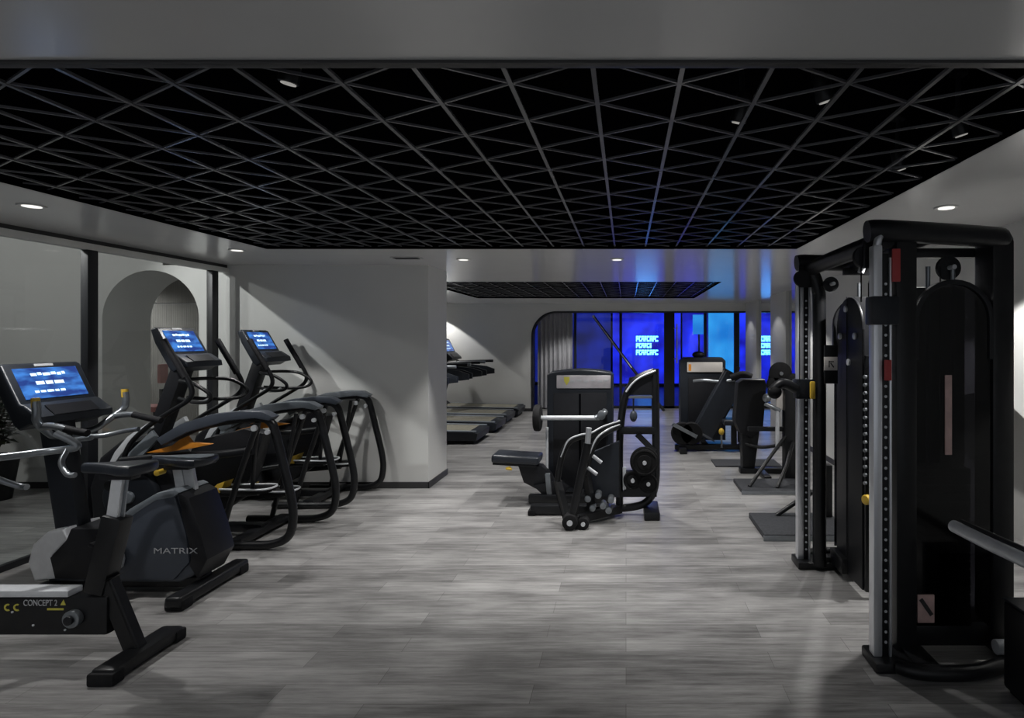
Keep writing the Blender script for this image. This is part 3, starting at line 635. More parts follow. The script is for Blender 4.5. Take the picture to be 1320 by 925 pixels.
# ================================================================== LEG MACHINE (centre)
def leg_machine():
    r = thing('leg_extension_machine', (-.5, 5.6, 0), 'black leg machine with tall weight cover, placard and low padded seat', 'gym machine')
    D = 5.80
    tw = B().prism([(-.80, .05), (-.80, 1.235), (-.77, 1.265), (-.62, 1.285), (-.46, 1.295), (-.30, 1.285), (-.16, 1.265), (-.13, 1.235), (-.13, .05)], 'y', D, D+.30, .018, 3).build('weight_cover', 'dark_plastic', r)
    B().bx(-.735, -.195, D-.012, D, .12, 1.06, .006).build('front_panel', 'black_plastic', tw)
    B().bx(-.475, -.455, D-.018, D-.0122, .14, 1.05, .002).build('slot', 'void_black', tw)
    pc = B().bx(-.70, -.155, D-.014, D-.0005, 1.105, 1.235, .006).build('placard', 'placard', tw)
    B().prism([(-.625, 1.22), (-.57, 1.22), (-.57, 1.18), (-.5975, 1.135), (-.625, 1.18)], 'y', D-.018, D-.0142).build('emblem', 'lime_ink', pc)
    b = B()
    for i, x in enumerate((-.54, -.47, -.40, -.33, -.26, -.20)): b.bx(x-.025, x+.02, D-.018, D-.0142, 1.165+.01*(i % 2), 1.185+.01*(i % 2), 0)
    b.build('lettering', 'ink_grey', pc)
    b = B(); b.bx(-.94, -.14, 5.52, 5.60, .02, .10, .01); b.bx(-.52, -.42, 5.605, 6.05, .02, .09, .01); b.bx(-.82, -.12, 6.0, 6.1, .0, .05, .01)
    for x in (-.88, -.20): b.cyl((x, 5.56, 0), (x, 5.56, .03), .035)
    b.build('base_frame', 'black_metal', r)
    B().cyl((-.79, D-.06, .10), (-.79, D-.06, .72), .014).build('guide_rod', 'silver', r)
    st = B().box((-1.07, 5.67, .435), (.46, .30, .08), Matrix.Rotation(.06, 3, 'Y'), .028, 3).build('seat', 'vinyl', r)
    B().box((-1.08, 5.67, .384), (.42, .25, .02), Matrix.Rotation(.06, 3, 'Y'), .004).build('seat_board', 'black_plastic', st)
    b = B(); b.prism([(-1.06, .38), (-.83, .36), (-.74, .27), (-.70, .17), (-.84, .12), (-1.0, .20)], 'y', 5.60, 5.75, .012); b.prism([(-.90, .18), (-.64, .24), (-.55, .17), (-.60, .09), (-.82, .10)], 'y', 5.56, 5.599, .01)
    b.build('seat_bracket', 'black_plastic', r)
    B().beam((-.74, 5.57, .09), (-.76, 5.57, .30), .05, .05, .006).build('seat_post', 'grey_tube', r)
    B().beam((-.61, 5.57, .09), (-.63, 5.60, .22), .03, .04, .006).build('brace', 'black_metal', r)
    B().tube([(-1.12, 5.56, .36), (-1.15, 5.53, .355), (-1.10, 5.52, .35)], .012).build('adjust_handle', 'yellow', r)
    arm = B().cyl((-.86, 5.62, .83), (-.26, 5.62, .83), .023).build('roller_arm', 'silver', r)
    b = B(); b.cyl((-.90, 5.62, .83), (-.83, 5.62, .83), .13, n=32, bev=.02); b.build('roller_pad', 'rubber', arm)
    b = B(); b.tube([(-.30, 5.60, .835), (-.24, 5.62, .86), (-.20, 5.65, .88), (-.22, 5.79, .88)], .022); b.cyl((-.24, 5.54, .86), (-.24, 5.68, .86), .04, bev=.005); b.build('arm_bracket', 'grey_tube', arm)
    return r
leg_machine()
def plate_frame():
    r = thing('lever_machine', (.0, 5.0, 0), 'black lever machine with arched frame, round plates and slanting chrome-topped arm', 'gym machine')
    D = 5.25
    B().tube([(-.06, D, .06), (-.06, D, .40), (-.055, D, .74), (-.02, D, 1.02), (.04, D, 1.17), (.12, D, 1.25), (.26, D, 1.305)], .034, n=12).build('arched_post', 'black_metal', r)
    B().tube([(.265, D, 1.33), (.27, D, 1.0), (.275, D, .5), (.27, D, .30), (.235, D, .17), (.15, D, .09), (.0, D, .06), (-.08, D, .06)], .036, n=12).build('rear_post', 'black_metal', r)
    B().tube([(.0, D-.036, 1.12), (.06, D-.036, 1.20), (.14, D-.036, 1.26), (.27, D-.036, 1.315)], .009).build('edge_trim', 'silver', r)
    B().bx(-.02, .26, D-.02, D+.02, 1.06, 1.085, .005).build('cross_bar', 'grey_tube', r)
    B().bx(-.06, .28, D-.035, D+.035, .735, .80, .008).build('cross_bar', 'black_metal', r)
    B().bx(-.06, .28, D-.03, D+.03, .165, .215, .006).build('cross_bar', 'black_metal', r)
    B().bx(.16, .30, D-.20, D+.20, .0, .07, .012).build('base_foot', 'black_metal', r)
    B().bx(-.87, -.10, D-.05, D+.05, .012, .09, .012).build('base_beam', 'black_metal', r)
    B().bx(-.89, -.82, D-.06, D+.06, .0, .05, .012).build('foot_cap', 'rubber', r)
    B().prism([(.03, 1.25), (.25, 1.29), (.25, 1.09), (.0, 1.09)], 'y', D-.012, D+.012).build('top_plate', 'black_plastic', r)
    B().bx(.06, .075, D-.03, D-.01, .86, 1.06, .002).build('hook', 'black_metal', r)
    B().ball((.068, D-.02, .90), .035, (1, 1, 1.5)).build('knob', 'blue_grey_plastic', r)
    for x, z, rr, y in ((.165, .50, .13, D-.075), (.165, .50, .115, D-.12), (.06, .33, .085, D-.07), (.20, .30, .085, D-.075)):
        p = B().lathe([(.02, -.018), (rr*.55, -.018), (rr*.6, -.010), (rr*.85, -.010), (rr*.9, -.02), (rr, -.016), (rr, .016), (.02, .018)], (x, y, z), 'y', 36).build('round_plate', 'rubber', r)
        B().cyl((x, y-.035, z), (x, y+.03, z), .018).build('pin', 'silver', p)
    B().bx(-.02, .26, D-.05, D+.04, .216, .40, .006).build('counterweight', 'black_plastic', r)
    B().bx(-.03, .0, D-.055, D-.035, .24, .44, .003).build('scale', 'silver', r)
    B().beam((.10, D-.04, .74), (.26, D-.04, .58), .03, .05, .004).build('gusset', 'black_metal', r)
    # lever arm
    Y = 4.86
    lv = B().tube([(-.455, Y, .10), (-.40, Y, .36), (-.335, Y, .66), (-.325, Y, .72)], .036, n=12).build('lever_arm', 'black_metal', r)
    B().cyl((-.328, Y, .68), (-.315, Y, .85), .024).build('sleeve', 'chrome', lv)
    b = B(); b.cyl((-.47, Y-.07, .066), (-.47, Y+.07, .066), .066, n=24, bev=.01); b.cyl((-.36, Y-.05, .05), (-.36, Y+.05, .05), .05, n=24, bev=.008); b.build('roller', 'rubber', r)
    b = B(); b.cyl((-.47, Y-.078, .066), (-.47, Y+.078, .066), .024); b.cyl((-.36, Y-.06, .05), (-.36, Y+.06, .05), .018); b.build('roller_hub', 'silver', r)
    for pts in ([(-.60, 5.0, .35), (-.565, 5.0, .56), (-.50, 4.99, .70), (-.40, 4.97, .755), (-.30, 4.96, .775), (-.20, 5.02, .82), (-.06, 5.22, .84)],
                [(-.34, 4.95, .42), (-.31, 4.95, .60), (-.25, 4.97, .73), (-.16, 5.04, .79), (-.06, 5.2, .81)]):
        g = B().tube(pts, .026).build('guard_tube', 'black_metal', r)
        B().tube([(p[0], p[1]-.018, p[2]+.018) for p in pts[1:]], .009).build('edge', 'silver', g)
    b = B(); b.beam((-.60, 5.0, .36), (-.50, 4.9, .06), .05, .05); b.beam((-.47, 4.88, .06), (-.06, 5.22, .06), .07, .06); b.beam((-.34, 4.95, .44), (-.30, 5.02, .12), .05, .05); b.build('base_arm', 'black_metal', r)
    B().prism([(-.30, .60), (-.06, .70), (-.06, .20), (-.28, .22), (-.36, .40)], 'y', 5.07, 5.13, .01).build('side_shield', 'dark_plastic', r)
    b = B()
    for (x0, z0, x1, z1) in ((-.285, .60, -.21, .54), (-.33, .50, -.25, .44)): b.cyl((x0, 4.93, z0), (x1, 4.93, z1), .016, bev=.003)
    b.build('adjust_pin', 'silver', r)
    b = B()
    for x, z in ((-.33, .22), (-.24, .25), (-.20, .16), (-.29, .14), (-.13, .21), (-.15, .12)): b.cyl((x, 4.95, z), (x, 5.06, z), .028, n=18, bev=.004)
    b.build('pulley_set', 'grey_tube', r)
    return r
plate_frame()

# ================================================================== FAR STACK MACHINE
def far_machine():
    r = thing('seated_press_machine', (1.2, 8.7, 0), 'far black stack machine with pale placard and slanting padded back', 'gym machine')
    D = 8.75
    tw = B().prism([(.83, .06), (.83, 1.27), (.90, 1.32), (1.47, 1.32), (1.52, 1.27), (1.52, .06)], 'y', D, D+.3, .016).build('weight_cover', 'dark_plastic', r)
    B().bx(.93, 1.47, D-.02, D-.001, 1.10, 1.25, .01).build('placard', 'white_label', tw)
    B().bx(.95, .99, D-.024, D-.0205, 1.12, 1.22, 0).build('emblem', 'orange', tw)
    B().bx(.95, 1.40, D-.012, D, .15, 1.02, .005).build('front_panel', 'black_plastic', tw)
    B().ball((1.12, D+.12, 1.36), .09, (1.1, .8, .6)).build('cap', 'black_plastic', tw)
    d = Vector((X(905, 8.3)-X(948, 8.3), 0, Z(560, 8.3)-Z(482, 8.3)))
    mid = Vector(((X(905, 8.3)+X(948, 8.3))/2, 8.3, (Z(560, 8.3)+Z(482, 8.3))/2))
    q = d.to_track_quat('Z', 'Y').to_matrix()
    B().box(mid, (.14, .34, d.length), q, .03, 3).build('back_pad', 'vinyl', r)
    B().box(mid+Vector((.12, 0, -.06)), (.05, .08, d.length*1.02), q, .006).build('back_post', 'black_metal', r)
    B().box((1.55, 8.25, .42), (.36, .34, .08), None, .025, 3).build('seat', 'vinyl', r)
    B().beam((1.55, 8.25, .38), (1.55, 8.25, .05), .07, .07).build('seat_post', 'black_metal', r)
    b = B(); b.bx(.70, 1.75, 8.2, 8.3, .02, .09, .01); b.bx(1.1, 1.2, 8.3, 9.05, .02, .08, .01); b.bx(.75, .85, 7.98, 8.5, 0, .07, .01); b.bx(1.66, 1.76, 7.98, 8.5, 0, .07, .01); b.build('base_frame', 'black_metal', r)
    for x in (.80, .93): 
        b = B(); b.lathe([(.03, -.05), (.15, -.05), (.16, -.03), (.16, .03), (.15, .05), (.03, .05)], (x, 8.18, .26), 'y', 28); b.build('wheel', 'rubber', r)
    B().beam((.66, 8.12, .40), (1.0, 8.12, .22), .03, .05, .006).build('guard', 'grey_tube', r)
    b = B(); b.tube([(1.0, 8.5, .98), (1.15, 8.4, 1.0), (1.35, 8.3, .99), (1.55, 8.2, 1.02)], .025); b.build('press_bar', 'grey_tube', r)
    b = B(); b.tube([(1.5, 8.2, 1.05), (1.66, 8.15, 1.10), (1.78, 8.12, 1.06)], .05); b.tube([(1.6, 8.3, 1.1), (1.62, 8.3, 1.2)], .03); b.build('handle', 'foam', r)
    B().bx(1.6, 1.95, 8.5, 8.56, .5, 1.0, .01).build('side_cover', 'black_plastic', r)
    B().bx(1.66, 1.72, 8.5, 8.56, .07, .5, .01).build('side_leg', 'black_metal', r)
    B().ball((X(930, 8.1), 8.1, Z(556, 8.1)), .04, (1, 1, 1.2)).build('knob', 'yellow', r)
    B().beam((X(930, 8.1), 8.11, Z(560, 8.1)), (X(930, 8.1)+.02, 8.2, .06), .025, .025).build('pin', 'grey_tube', r)
    return r
far_machine()
def column_machine():
    r = thing('rowing_cable_machine', (1.55, 6.7, 0), 'black cable machine with tall dark column, round plates and low foot platform', 'gym machine')
    D = 6.85
    B().prism([(1.30, .62), (1.34, 1.08), (1.40, 1.12), (1.66, 1.12), (1.68, 1.05), (1.64, .55), (1.50, .42), (1.36, .48)], 'y', D, D+.22, .02).build('column', 'black_plastic', r)
    B().prism([(1.40, .04), (1.38, .50), (1.60, .50), (1.54, .04)], 'y', D+.02, D+.18, .012).build('leg', 'black_metal', r)
    B().bx(1.36, 2.0, D-.02, D+.10, .0, .06, .01).build('base_frame', 'black_metal', r)
    B().bx(1.56, 1.64, 6.46, D-.02, .0, .055, .008).build('base_rail', 'black_metal', r)
    pf = B().prism([(1.20, 5.92), (1.92, 5.92), (1.92, 6.42), (1.20, 6.42)], 'z', .0, .045, .008).build('platform', 'mat_rubber', r)
    B().bx(1.19, 1.93, 5.905, 5.918, .0, .04, .002).build('edge', 'grey_tube', pf)
    B().tube([(1.30, 6.05, .05), (1.52, 6.2, .28), (1.80, 6.45, .52)], .02, smooth=False).build('brace', 'black_metal', r)
    B().tube([(1.58, 6.0, .05), (1.72, 6.15, .25), (1.86, 6.4, .45)], .02, smooth=False).build('brace', 'black_metal', r)
    B().bx(1.78, 1.90, 6.42, 6.56, .0, 1.15, .012).build('upright', 'black_metal', r)
    B().bx(1.38, 1.86, 6.48, 6.53, .56, .61, .006).build('cross_rail', 'black_metal', r)
    for x, z, rr in ((1.72, 1.22, .125), (1.66, 1.10, .09), (1.86, 1.14, .08)):
        p = B().lathe([(.02, -.03), (rr*.8, -.03), (rr, -.018), (rr, .018), (rr*.8, .03), (.02, .03)], (x, 6.40, z), 'y', 30).build('round_plate', 'rubber', r)
        B().cyl((x, 6.35, z), (x, 6.45, z), .02).build('pin', 'grey_tube', p)
    B().bx(1.60, 1.92, 6.432, 6.475, 1.08, 1.19, .01).build('plate_bracket', 'black_metal', r)
    B().bx(1.70, 1.82, 6.50, 6.52, .80, 1.02, .006).build('panel', 'white_label', r)
    B().cyl((1.69, 6.41, .36), (1.69, 6.41, .80), .022).build('guide_rod', 'silver', r)
    b = B(); b.tube([(1.56, 6.45, .88), (1.64, 6.42, .84), (1.72, 6.41, .80)], .025); b.ball((1.58, 6.44, .94), .05); b.build('cam', 'grey_tube', r)
    B().tube([(1.42, 6.9, .35), (1.6, 6.75, .33), (1.84, 6.6, .40)], .02).build('cable_arm', 'black_metal', r)
    return r
column_machine()
m_ = thing('foot_platform', (1.5, 4.85, 0), 'low dark foot platform with pale edge on the floor behind the tall cable machine', 'platform')
B().prism([(1.10, 4.56), (1.82, 4.56), (1.82, 5.14), (1.10, 5.14)], 'z', 0, .05, .008).build('deck', 'mat_rubber', m_)
B().bx(1.09, 1.83, 4.545, 4.558, 0, .042, .002).build('edge', 'grey_tube', m_)
B().tube([(1.32, 5.05, .05), (1.50, 5.05, .17), (1.75, 5.05, .32)], .02, smooth=False).build('brace', 'black_metal', m_)
B().bx(1.72, 1.80, 5.0, 5.1, .051, .5, .008).build('post', 'black_metal', m_)
tag(B().prism([(1.12, 7.18), (1.95, 7.18), (1.95, 7.58), (1.12, 7.58)], 'z', 0, .018, .004).build('floor_mat', 'mat_rubber'), 'thin dark rubber mat on the floor behind the column machine', 'mat')

# leaning pole by the far glass
pl = thing('metal_pole', (.3, 12.9, 0), 'long dark metal pole leaning against the far glass before the blue screens', 'pole')
p0, p1 = Vector((.85, 12.80, .0)), Vector((X(766, 13.2), 13.2, Z(409, 13.2)))
B().tube([p0, p1], .032, smooth=False).build('shaft', 'frame_black', pl)
B().tube([p0+(p1-p0)*.45+Vector((-.012, -.022, .012)), p1+Vector((-.012, -.022, .012))], .014, smooth=False).build('edge_strip', 'silver', pl)
B().cyl(p1, p1+(p1-p0).normalized()*.05, .032).build('tip', 'silver', pl)

# ================================================================== CABLE TRAINER (right foreground)
def trainer():
    DM = 3.45
    r = thing('cable_crossover_machine', (1.6, DM, 0), 'tall black twin-tower cable machine with chrome columns along the right wall', 'gym machine')
    for s in (-1, 1):
        def y(d): return DM+s*(DM-d) if s > 0 else d        # mirrored about the middle
        def yy(a, b_): a, b_ = y(a), y(b_); return (min(a, b_), max(a, b_))
        nm = 'tower'
        # chrome guide column with dark slot
        y0, y1 = yy(2.80, 2.86)
        gc = B().bx(1.208, 1.252, y0, y1, .05, 2.06, .008).build('guide_column', 'chrome', r)
        B().bx(1.253, 1.285, y0+.008, y1-.008, .05, 2.02, .003).build('slot', 'black_metal', gc)
        B().bx(1.286, 1.298, y0, y1, .05, 2.0, .003).build('edge_strip', 'chrome', gc)
        b = B()
        for k in range(36): b.cyl((1.2695, y0+.004, .12+k*.05), (1.2695, y0+.0075, .12+k*.05), .007, n=10)
        b.build('adjust_holes', 'silver', gc)
        # foot
        y0, y1 = yy(2.74, 2.92)
        B().bx(1.195, 1.50, y0, y1, .0, .05, .012).build('foot', 'black_metal', r)
        # frame post
        y0, y1 = yy(2.855, 2.955)
        if s < 0:
            B().bx(1.345, 1.452, y0, y1, .03, 2.10, .018).build('frame_post', 'black_metal', r)
        else:
            B().tube([(1.345, (y0+y1)/2, .03), (1.345, (y0+y1)/2, 1.7), (1.335, (y0+y1)/2, 1.95), (1.29, (y0+y1)/2, 2.08)], .046, n=12).build('frame_post', 'black_metal', r)
        # rear post
        y0, y1 = yy(2.87, 3.03)
        B().bx(1.835, 1.945, y0, y1, .03, 2.105, .016).build('rear_post', 'black_metal', r)
        # shroud with arched top
        y0, y1 = yy(2.885, 2.895)
        top = arc(1.645, 1.70, .185, 180, 0, 16)
        sh = B().prism([(1.455, .16)]+[(1.455, 1.70)]+top+[(1.83, 1.70), (1.83, .16)], 'y', y0, y1).build('shroud', 'smoked_plastic', r)
        o = arc(1.645, 1.70, .200, 0, 180, 16); i = arc(1.645, 1.70, .175, 180, 0, 16)
        B().prism([(1.845, 1.5), (1.845, 1.70)]+o+[(1.445, 1.5), (1.47, 1.5)]+i+[(1.82, 1.5)], 'y', y0-.012, y1+.012, .004).build('shroud_rim', 'black_plastic', sh)
        # rear panel closes the stack
        yb = yy(3.10, 3.11)
        B().bx(1.455, 1.83, yb[0], yb[1], .16, 1.88, .004).build('back_panel', 'black_plastic', r)
        # weight stack
        b = B(); ym = yy(2.93, 3.08)
        for k in range(18): b.bx(1.53, 1.76, ym[0], ym[1], .17+k*.043, .17+k*.043+.038, .004)
        ws = b.build('weight_stack', 'black_metal', r)
        b = B(); 
        for x in (1.58, 1.71): b.cyl((x, sum(ym)/2, .10), (x, sum(ym)/2, 1.98), .012)
        b.build('guide_rod', 'grey_tube', r)
        b = B()
        for k in range(18): b.bx(1.635, 1.66, ym[0]-.003, ym[0]-.0005, .18+k*.043, .18+k*.043+.018, 0)
        b.build('weight_labels', 'ink_grey', ws)
        # base plate and curved floor tube
        yb = yy(2.90, 3.12)
        B().bx(1.42, 1.95, yb[0], yb[1], .05, .155, .01).build('stack_base', 'black_metal', r)
        B().tube([(1.30, y(2.75), .038), (1.36, y(2.705), .038), (1.48, y(2.685), .038), (1.66, y(2.70), .038), (1.84, y(2.78), .038), (1.97, y(2.90), .038), (2.03, y(3.04), .038), (2.03, y(3.24), .038)], .036, n=12).build('floor_tube', 'black_metal', r)
        B().cyl((1.80, y(2.80), .10), (1.86, y(2.80), .10), .035, bev=.006).build('wheel', 'silver', r)
        B().beam((1.90, y(2.98), .04), (1.99, y(2.94), .04), .05, .05).build('floor_bracket', 'black_metal', r); B().beam((1.40, y(2.90), .05), (1.40, y(2.72), .04), .06, .05).build('floor_bracket', 'black_metal', r)
        # head: top beam, pulleys
        B().tube([(1.20, y(2.86), 2.135), (1.30, y(2.86), 2.14), (1.84, y(2.90), 2.115), (1.90, y(2.92), 2.10)], .055, n=14).build('top_beam', 'black_plastic', r)
        for x, z, rr in ((1.70, 1.975, .062), (1.38, 1.97, .05)):
            p = B().lathe([(.012, -.012), (rr, -.012), (rr-.008, 0), (rr, .012), (.012, .012)], (x, y(3.03), z), 'y', 28).build('pulley', 'black_plastic', r)
            B().cyl((x, y(2.97), z), (x, y(3.09), z), .012).build('pin', 'silver', p)
        B().bx(1.46, 1.84, *yy(3.02, 3.06), 2.03, 2.08, .006).build('pulley_bar', 'black_metal', r)
        b = B(); b.tube([(1.235, y(2.83), 2.05), (1.245, y(2.83), 2.10), (1.265, y(2.84), 2.13)], .02); b.build('column_cap', 'chrome', r)
        p = B().lathe([(.012, -.014), (.055, -.014), (.046, 0), (.055, .014), (.012, .014)], (1.215, y(2.93), 2.02), 'y', 28).build('head_pulley', 'black_plastic', r)
        B().bx(1.2, 1.30, *yy(2.90, 2.915), 1.96, 2.1, .004).build('head_bracket', 'black_metal', r)
        # carriage
        zc = 1.74 if s < 0 else 1.25
        cr = B().bx(1.195, 1.33, *yy(2.785, 2.875), zc-.07, zc+.07, .012).build('carriage', 'dark_plastic', r)
        if s > 0:
            B().bx(1.265, 1.30, *yy(2.94, 2.965), zc-.06, zc+.06, .008).build('grip', 'yellow', cr)
            B().tube([(1.20, y(2.86), zc), (1.10, y(2.86), zc+.04), (1.02, y(2.86), zc-.02)], .035).build('swivel_arm', 'black_plastic', cr)
            B().ball((1.045, y(2.86), zc-.02), .05).build('cable_stop', 'rubber', cr)
        else:
            B().bx(1.25, 1.285, *yy(2.775, 2.784), zc-.34, zc-.24, .003).build('warning_label', 'red_label', gc)
            B().bx(1.295, 1.335, *yy(2.79, 2.80), zc+.14, zc+.30, .003).build('tag', 'red_label', r)
        b = B(); b.cyl((1.20, y(2.93), 1.98), (1.20, y(2.93), zc+.05), .004, n=8); b.cyl((1.645, y(3.005), 1.98), (1.645, y(3.005), .95), .004, n=8); b.build('cable', 'rubber', r)
        if s < 0:
            lb = B().bx(1.46, 1.545, 2.874, 2.884, .18, .32, .003).build('placard', 'pink_label', sh)
            b = B(); b.beam((1.475, 2.8725, .30), (1.53, 2.8725, .22), .002, .02, 0); b.build('print', 'baseboard', lb)
            b = B(); b.bx(1.60, 1.635, 2.878, 2.8845, 1.02, 1.42, .003); b.build('scale_label', 'pink_label', sh)
        # extra cable arm seen between the towers
    B().tube([(1.30, 2.87, 2.10), (1.285, 3.2, 2.095), (1.285, 3.7, 2.095), (1.29, 4.03, 2.09)], .05, n=12).build('bridge_beam', 'black_metal', r)
    B().tube([(1.55, 2.92, 2.13), (1.54, 3.4, 2.12), (1.54, 3.98, 2.10)], .045, n=12).build('bridge_beam', 'black_plastic', r)
    b = B(); b.cyl((1.52, 3.72, 2.03), (1.54, 3.72, 2.09), .02); b.build('bridge_hook', 'silver', r)
    # far tower side plates seen between the posts
    sd = B().prism([(3.55, .05), (3.55, 1.66)] + arc(3.765, 1.66, .215, 180, 0, 16) + [(3.98, .05)], 'x', 1.46, 1.475, .004).build('side_shield', 'black_plastic', r)
    for yv, zv in ((3.80, 1.80), (3.65, 1.62), (3.9, 1.62), (3.75, 1.45)): B().cyl((1.46, yv, zv), (1.445, yv, zv), .022, bev=.003).build('bolt', 'silver', sd)
    lb = B().bx(1.335, 1.425, 3.868, 3.872, 1.39, 1.48, .001).build('white_notice', 'white_label', r)
    b = B(); b.bx(1.365, 1.372, 3.8665, 3.8678, 1.41, 1.455, 0); b.bx(1.372, 1.40, 3.8665, 3.8678, 1.445, 1.452, 0); b.beam((1.378, 3.867, 1.44), (1.40, 3.867, 1.41), .001, .008, 0); b.build('print', 'black_ink', lb)
    B().bx(1.34, 1.43, 3.874, 3.895, 1.30, 1.56, .004).build('notice_plate', 'black_metal', r)
    b = B(); b.cyl((1.50, 3.52, .62), (1.455, 3.50, .62), .03, bev=.006); b.build('stack_pin', 'yellow', r)
    b = B()
    for k in range(14): b.cyl((1.47, 3.515, .72+k*.05), (1.455, 3.51, .72+k*.05), .011, n=10)
    b.build('pin_holes', 'grey_tube', r)
    B().bx(1.468, 1.52, 3.515, 3.545, .05, 1.5, .006).build('pin_rail', 'black_metal', r)
    return r
trainer()

# chrome rail at the right edge
rl = thing('support_rail', (1.45, 1.9, 0), 'silver handrail reaching in from the right edge before the cable machine', 'handrail')
b = B(); b.tube([(1.325, 2.32, .845), (1.322, 2.1, .855), (1.32, 1.9, .868), (1.32, 1.6, .88)], .024, n=14); bar = b.build('rail', 'silver', rl)
B().tube([(1.35, 2.31, .862), (1.348, 2.1, .874), (1.345, 1.9, .888), (1.345, 1.6, .90)], .014).build('rail_cap', 'black_plastic', bar)
B().tube([(1.335, 1.62, .87), (1.40, 1.60, .80), (1.45, 1.6, .4), (1.45, 1.6, .03)], .03).build('post', 'black_metal', rl)
B().bx(1.30, 1.60, 1.3, 1.75, 0, .04, .01).build('foot', 'black_metal', rl)
bx_ = thing('storage_box', (1.9, 2.52, 0), 'low black cabinet at the right edge below the silver rail', 'cabinet')
B().bx(1.72, 2.12, 2.43, 2.62, .02, .41, .015).build('body', 'black_plastic', bx_)
B().bx(1.72, 2.12, 2.43, 2.62, .412, .424, .004).build('lid', 'dark_plastic', bx_)
b = B(); b.bx(1.74, 2.10, 2.45, 2.60, 0, .02, 0); b.build('plinth', 'rubber', bx_)

# potted plant behind the glass
pt = thing('potted_plant', (-6.3, 5.72, 0), 'leafy plant in a tall black pot behind the glass at left', 'plant')
B().lathe([(.13, 0), (.17, .30), (.19, .42), (.195, .44), (.175, .44), (.165, .40), (.02, .39)], (-6.3, 5.72, 0), 'z', 28).build('pot', 'black_plastic', pt)
B().lathe([(.01, .385), (.16, .395), (.163, .402), (.01, .41)], (-6.3, 5.72, 0), 'z', 20).build('soil', 'soil', pt)
fo = B(); st = B()
for k in range(16):
    a = random.uniform(0, 2*PI); l = random.uniform(.45, .85); sp = random.uniform(.12, .42)
    p = [Vector((-6.3, 5.72, .40)), Vector((-6.3+sp*.3*math.cos(a), 5.72+sp*.3*math.sin(a)*.8, .40+l*.5)), Vector((-6.3+sp*math.cos(a), 5.72+sp*math.sin(a)*.8, .40+l))]
    P = catmull(p, 5); st.tube(p, .005, n=6)
    for q in range(3, len(P)):
        for sg in (-1, 1):
            an = a+sg*1.1+random.uniform(-.3, .3); L = random.uniform(.10, .17); d = Vector((math.cos(an), math.sin(an), random.uniform(-.1, .5))).normalized()
            side = d.cross(Vector((0, 0, 1))).normalized()*L*.24; c = P[q]
            vs = [c, c+d*L*.4+side+Vector((0, 0, .015)), c+d*L-Vector((0, 0, .02)), c+d*L*.4-side+Vector((0, 0, .015))]
            vs = [v for v in vs]
            m_1 = c+d*L*.4
            V_ = [fo.bm.verts.new(v) for v in vs]+[fo.bm.verts.new(m_1)]
            fo.bm.faces.new((V_[0], V_[1], V_[4])); fo.bm.faces.new((V_[1], V_[2], V_[4])); fo.bm.faces.new((V_[2], V_[3], V_[4])); fo.bm.faces.new((V_[3], V_[0], V_[4]))
fo.build('foliage', 'leaf', pt); st.build('stems', 'stem', pt)
# coral bench-end beyond the arch
cb = thing('coral_stool', (-6.35, 7.75, 0), 'small coral red high-backed stool glimpsed through the arch', 'stool')
B().bx(-6.36, -6.31, 7.78, 7.92, 1.0, 1.26, .02).build('backrest', 'coral', cb)
B().bx(-6.72, -6.30, 7.68, 8.02, .62, .70, .03).build('seat', 'coral', cb)
for x, y_ in ((-6.68, 7.72), (-6.68, 7.98), (-6.34, 7.72), (-6.34, 7.98)): B().cyl((x, y_, 0), (x, y_, .63), .016).build('leg', 'frame_black', cb)
B().bx(-6.37, -6.33, 7.83, 7.87, .68, .92, .004).build('back_post', 'frame_black', cb)

# ================================================================== LIGHT
def spot(x, d, z, power, half, tgt=None, blend=.25, size=.03, col=(1, .985, .965)):
    l = bpy.data.lights.new('spot', 'SPOT'); l.energy = power; l.spot_size = math.radians(half*2); l.spot_blend = blend; l.shadow_soft_size = size; l.color = col
    o = bpy.data.objects.new('spot_light', l); o.location = (x, d, z); COL.objects.link(o)
    dr = Vector(tgt)-Vector((x, d, z)) if tgt else Vector((0, 0, -1))
    o.rotation_euler = dr.to_track_quat('-Z', 'Y').to_euler(); return o
zl = CH-.012
spot(-3.54, 3.42, zl, 110, 52, blend=.15); spot(-3.54, 1.72, zl, 55, 52, blend=.15); spot(-3.47, 5.12, zl, 70, 46, blend=.2)
spot(-1.62, 5.72, zl, 120, 42, tgt=(-1.45, 5.3, 0), blend=.35); spot(-.09, 5.72, zl, 120, 52, blend=.3)
spot(1.93, 3.46, zl, 170, 58, blend=.12); spot(1.93, 5.16, zl, 60, 54, blend=.15)
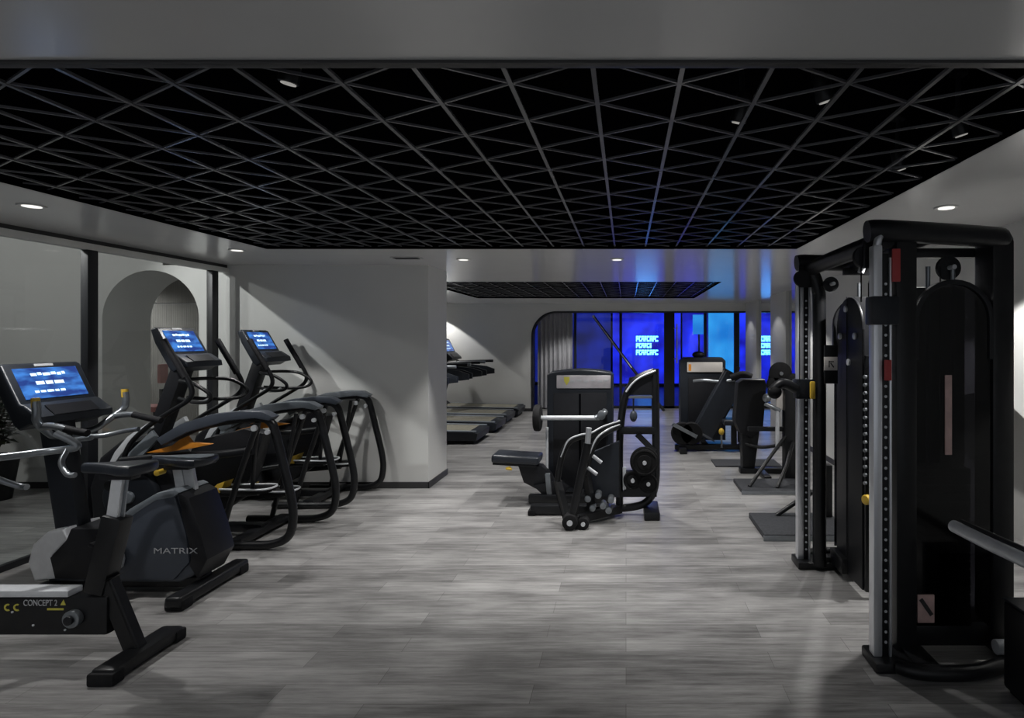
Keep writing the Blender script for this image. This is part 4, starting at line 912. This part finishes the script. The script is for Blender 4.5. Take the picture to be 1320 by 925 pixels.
# spots in the lattice
spot(-.2, 4.7, 2.405, 95, 46, tgt=(-.2, 4.9, 0), blend=.6)
spot(-1.6, 4.2, 2.405, 55, 44, tgt=(-1.6, 4.4, 0), blend=.6)
spot(.7, 3.8, 2.405, 48, 42, tgt=(.8, 4.0, 0), blend=.5)
spot(-1.14, 1.95, 2.405, 16, 44, tgt=(-1.6, 2.2, 0), blend=.5)
# far room
for x, d, p in ((-4.2, 12.3, 70), (-1.2, 12.3, 70), (-2.2, 9.0, 110), (-3.8, 9.0, 80), (.2, 7.7, 110), (.2, 11.6, 80), (1.9, 8.0, 70), (2.2, 12.2, 8), (2.2, 10.0, 8), (1.5, 11.0, 40)):
    spot(x, d, zl, p, 51, blend=.5 if x == -1.2 else .12 if d > 12.2 else .3, size=.02)
# corridor lamp through glass onto white wall; added fill on corridor wall; arch-room lamp
spot(-5.4, 3.6, 3.15, 190, 33, tgt=(-3.5, 6.17, 1.2), blend=.55, size=.03); spot(-6.5, 3.4, 3.15, 88, 62, tgt=(-6.2, 6.17, 1.4), blend=.6, size=.12); spot(-8.0, 8.7, 2.88, 120, 66, blend=.6, size=.15)
# blue light from the screens outside
def area(loc, rot, sx, sy, p, col):
    l = bpy.data.lights.new('area', 'AREA'); l.shape = 'RECTANGLE'; l.size = sx; l.size_y = sy; l.energy = p; l.color = col
    o = bpy.data.objects.new('area_light', l); o.location = loc; o.rotation_euler = rot; COL.objects.link(o)
w = bpy.data.worlds.new('World'); scn.world = w; w.use_nodes = True
w.node_tree.nodes['Background'].inputs[0].default_value = (.31, .325, .35, 1); w.node_tree.nodes['Background'].inputs[1].default_value = 1.0  # added grey ambient fill, let in through the rear left open

# ================================================================== CAMERA
cam = bpy.data.cameras.new('Camera'); co = bpy.data.objects.new('Camera', cam); COL.objects.link(co)
co.location = (0, 0, EYE); co.rotation_euler = (PI/2, 0, 0)
cam.sensor_fit = 'HORIZONTAL'; cam.sensor_width = 36; cam.lens = F/1320*36
cam.shift_x = -(HX-660)/1320; cam.shift_y = -(462.5-HY)/1320
cam.clip_start = .05; scn.camera = co
vs = scn.view_settings; vs.view_transform = 'Standard'; vs.look = 'None'; vs.gamma = 1; vs.use_curve_mapping = False; vs.exposure = 0.04
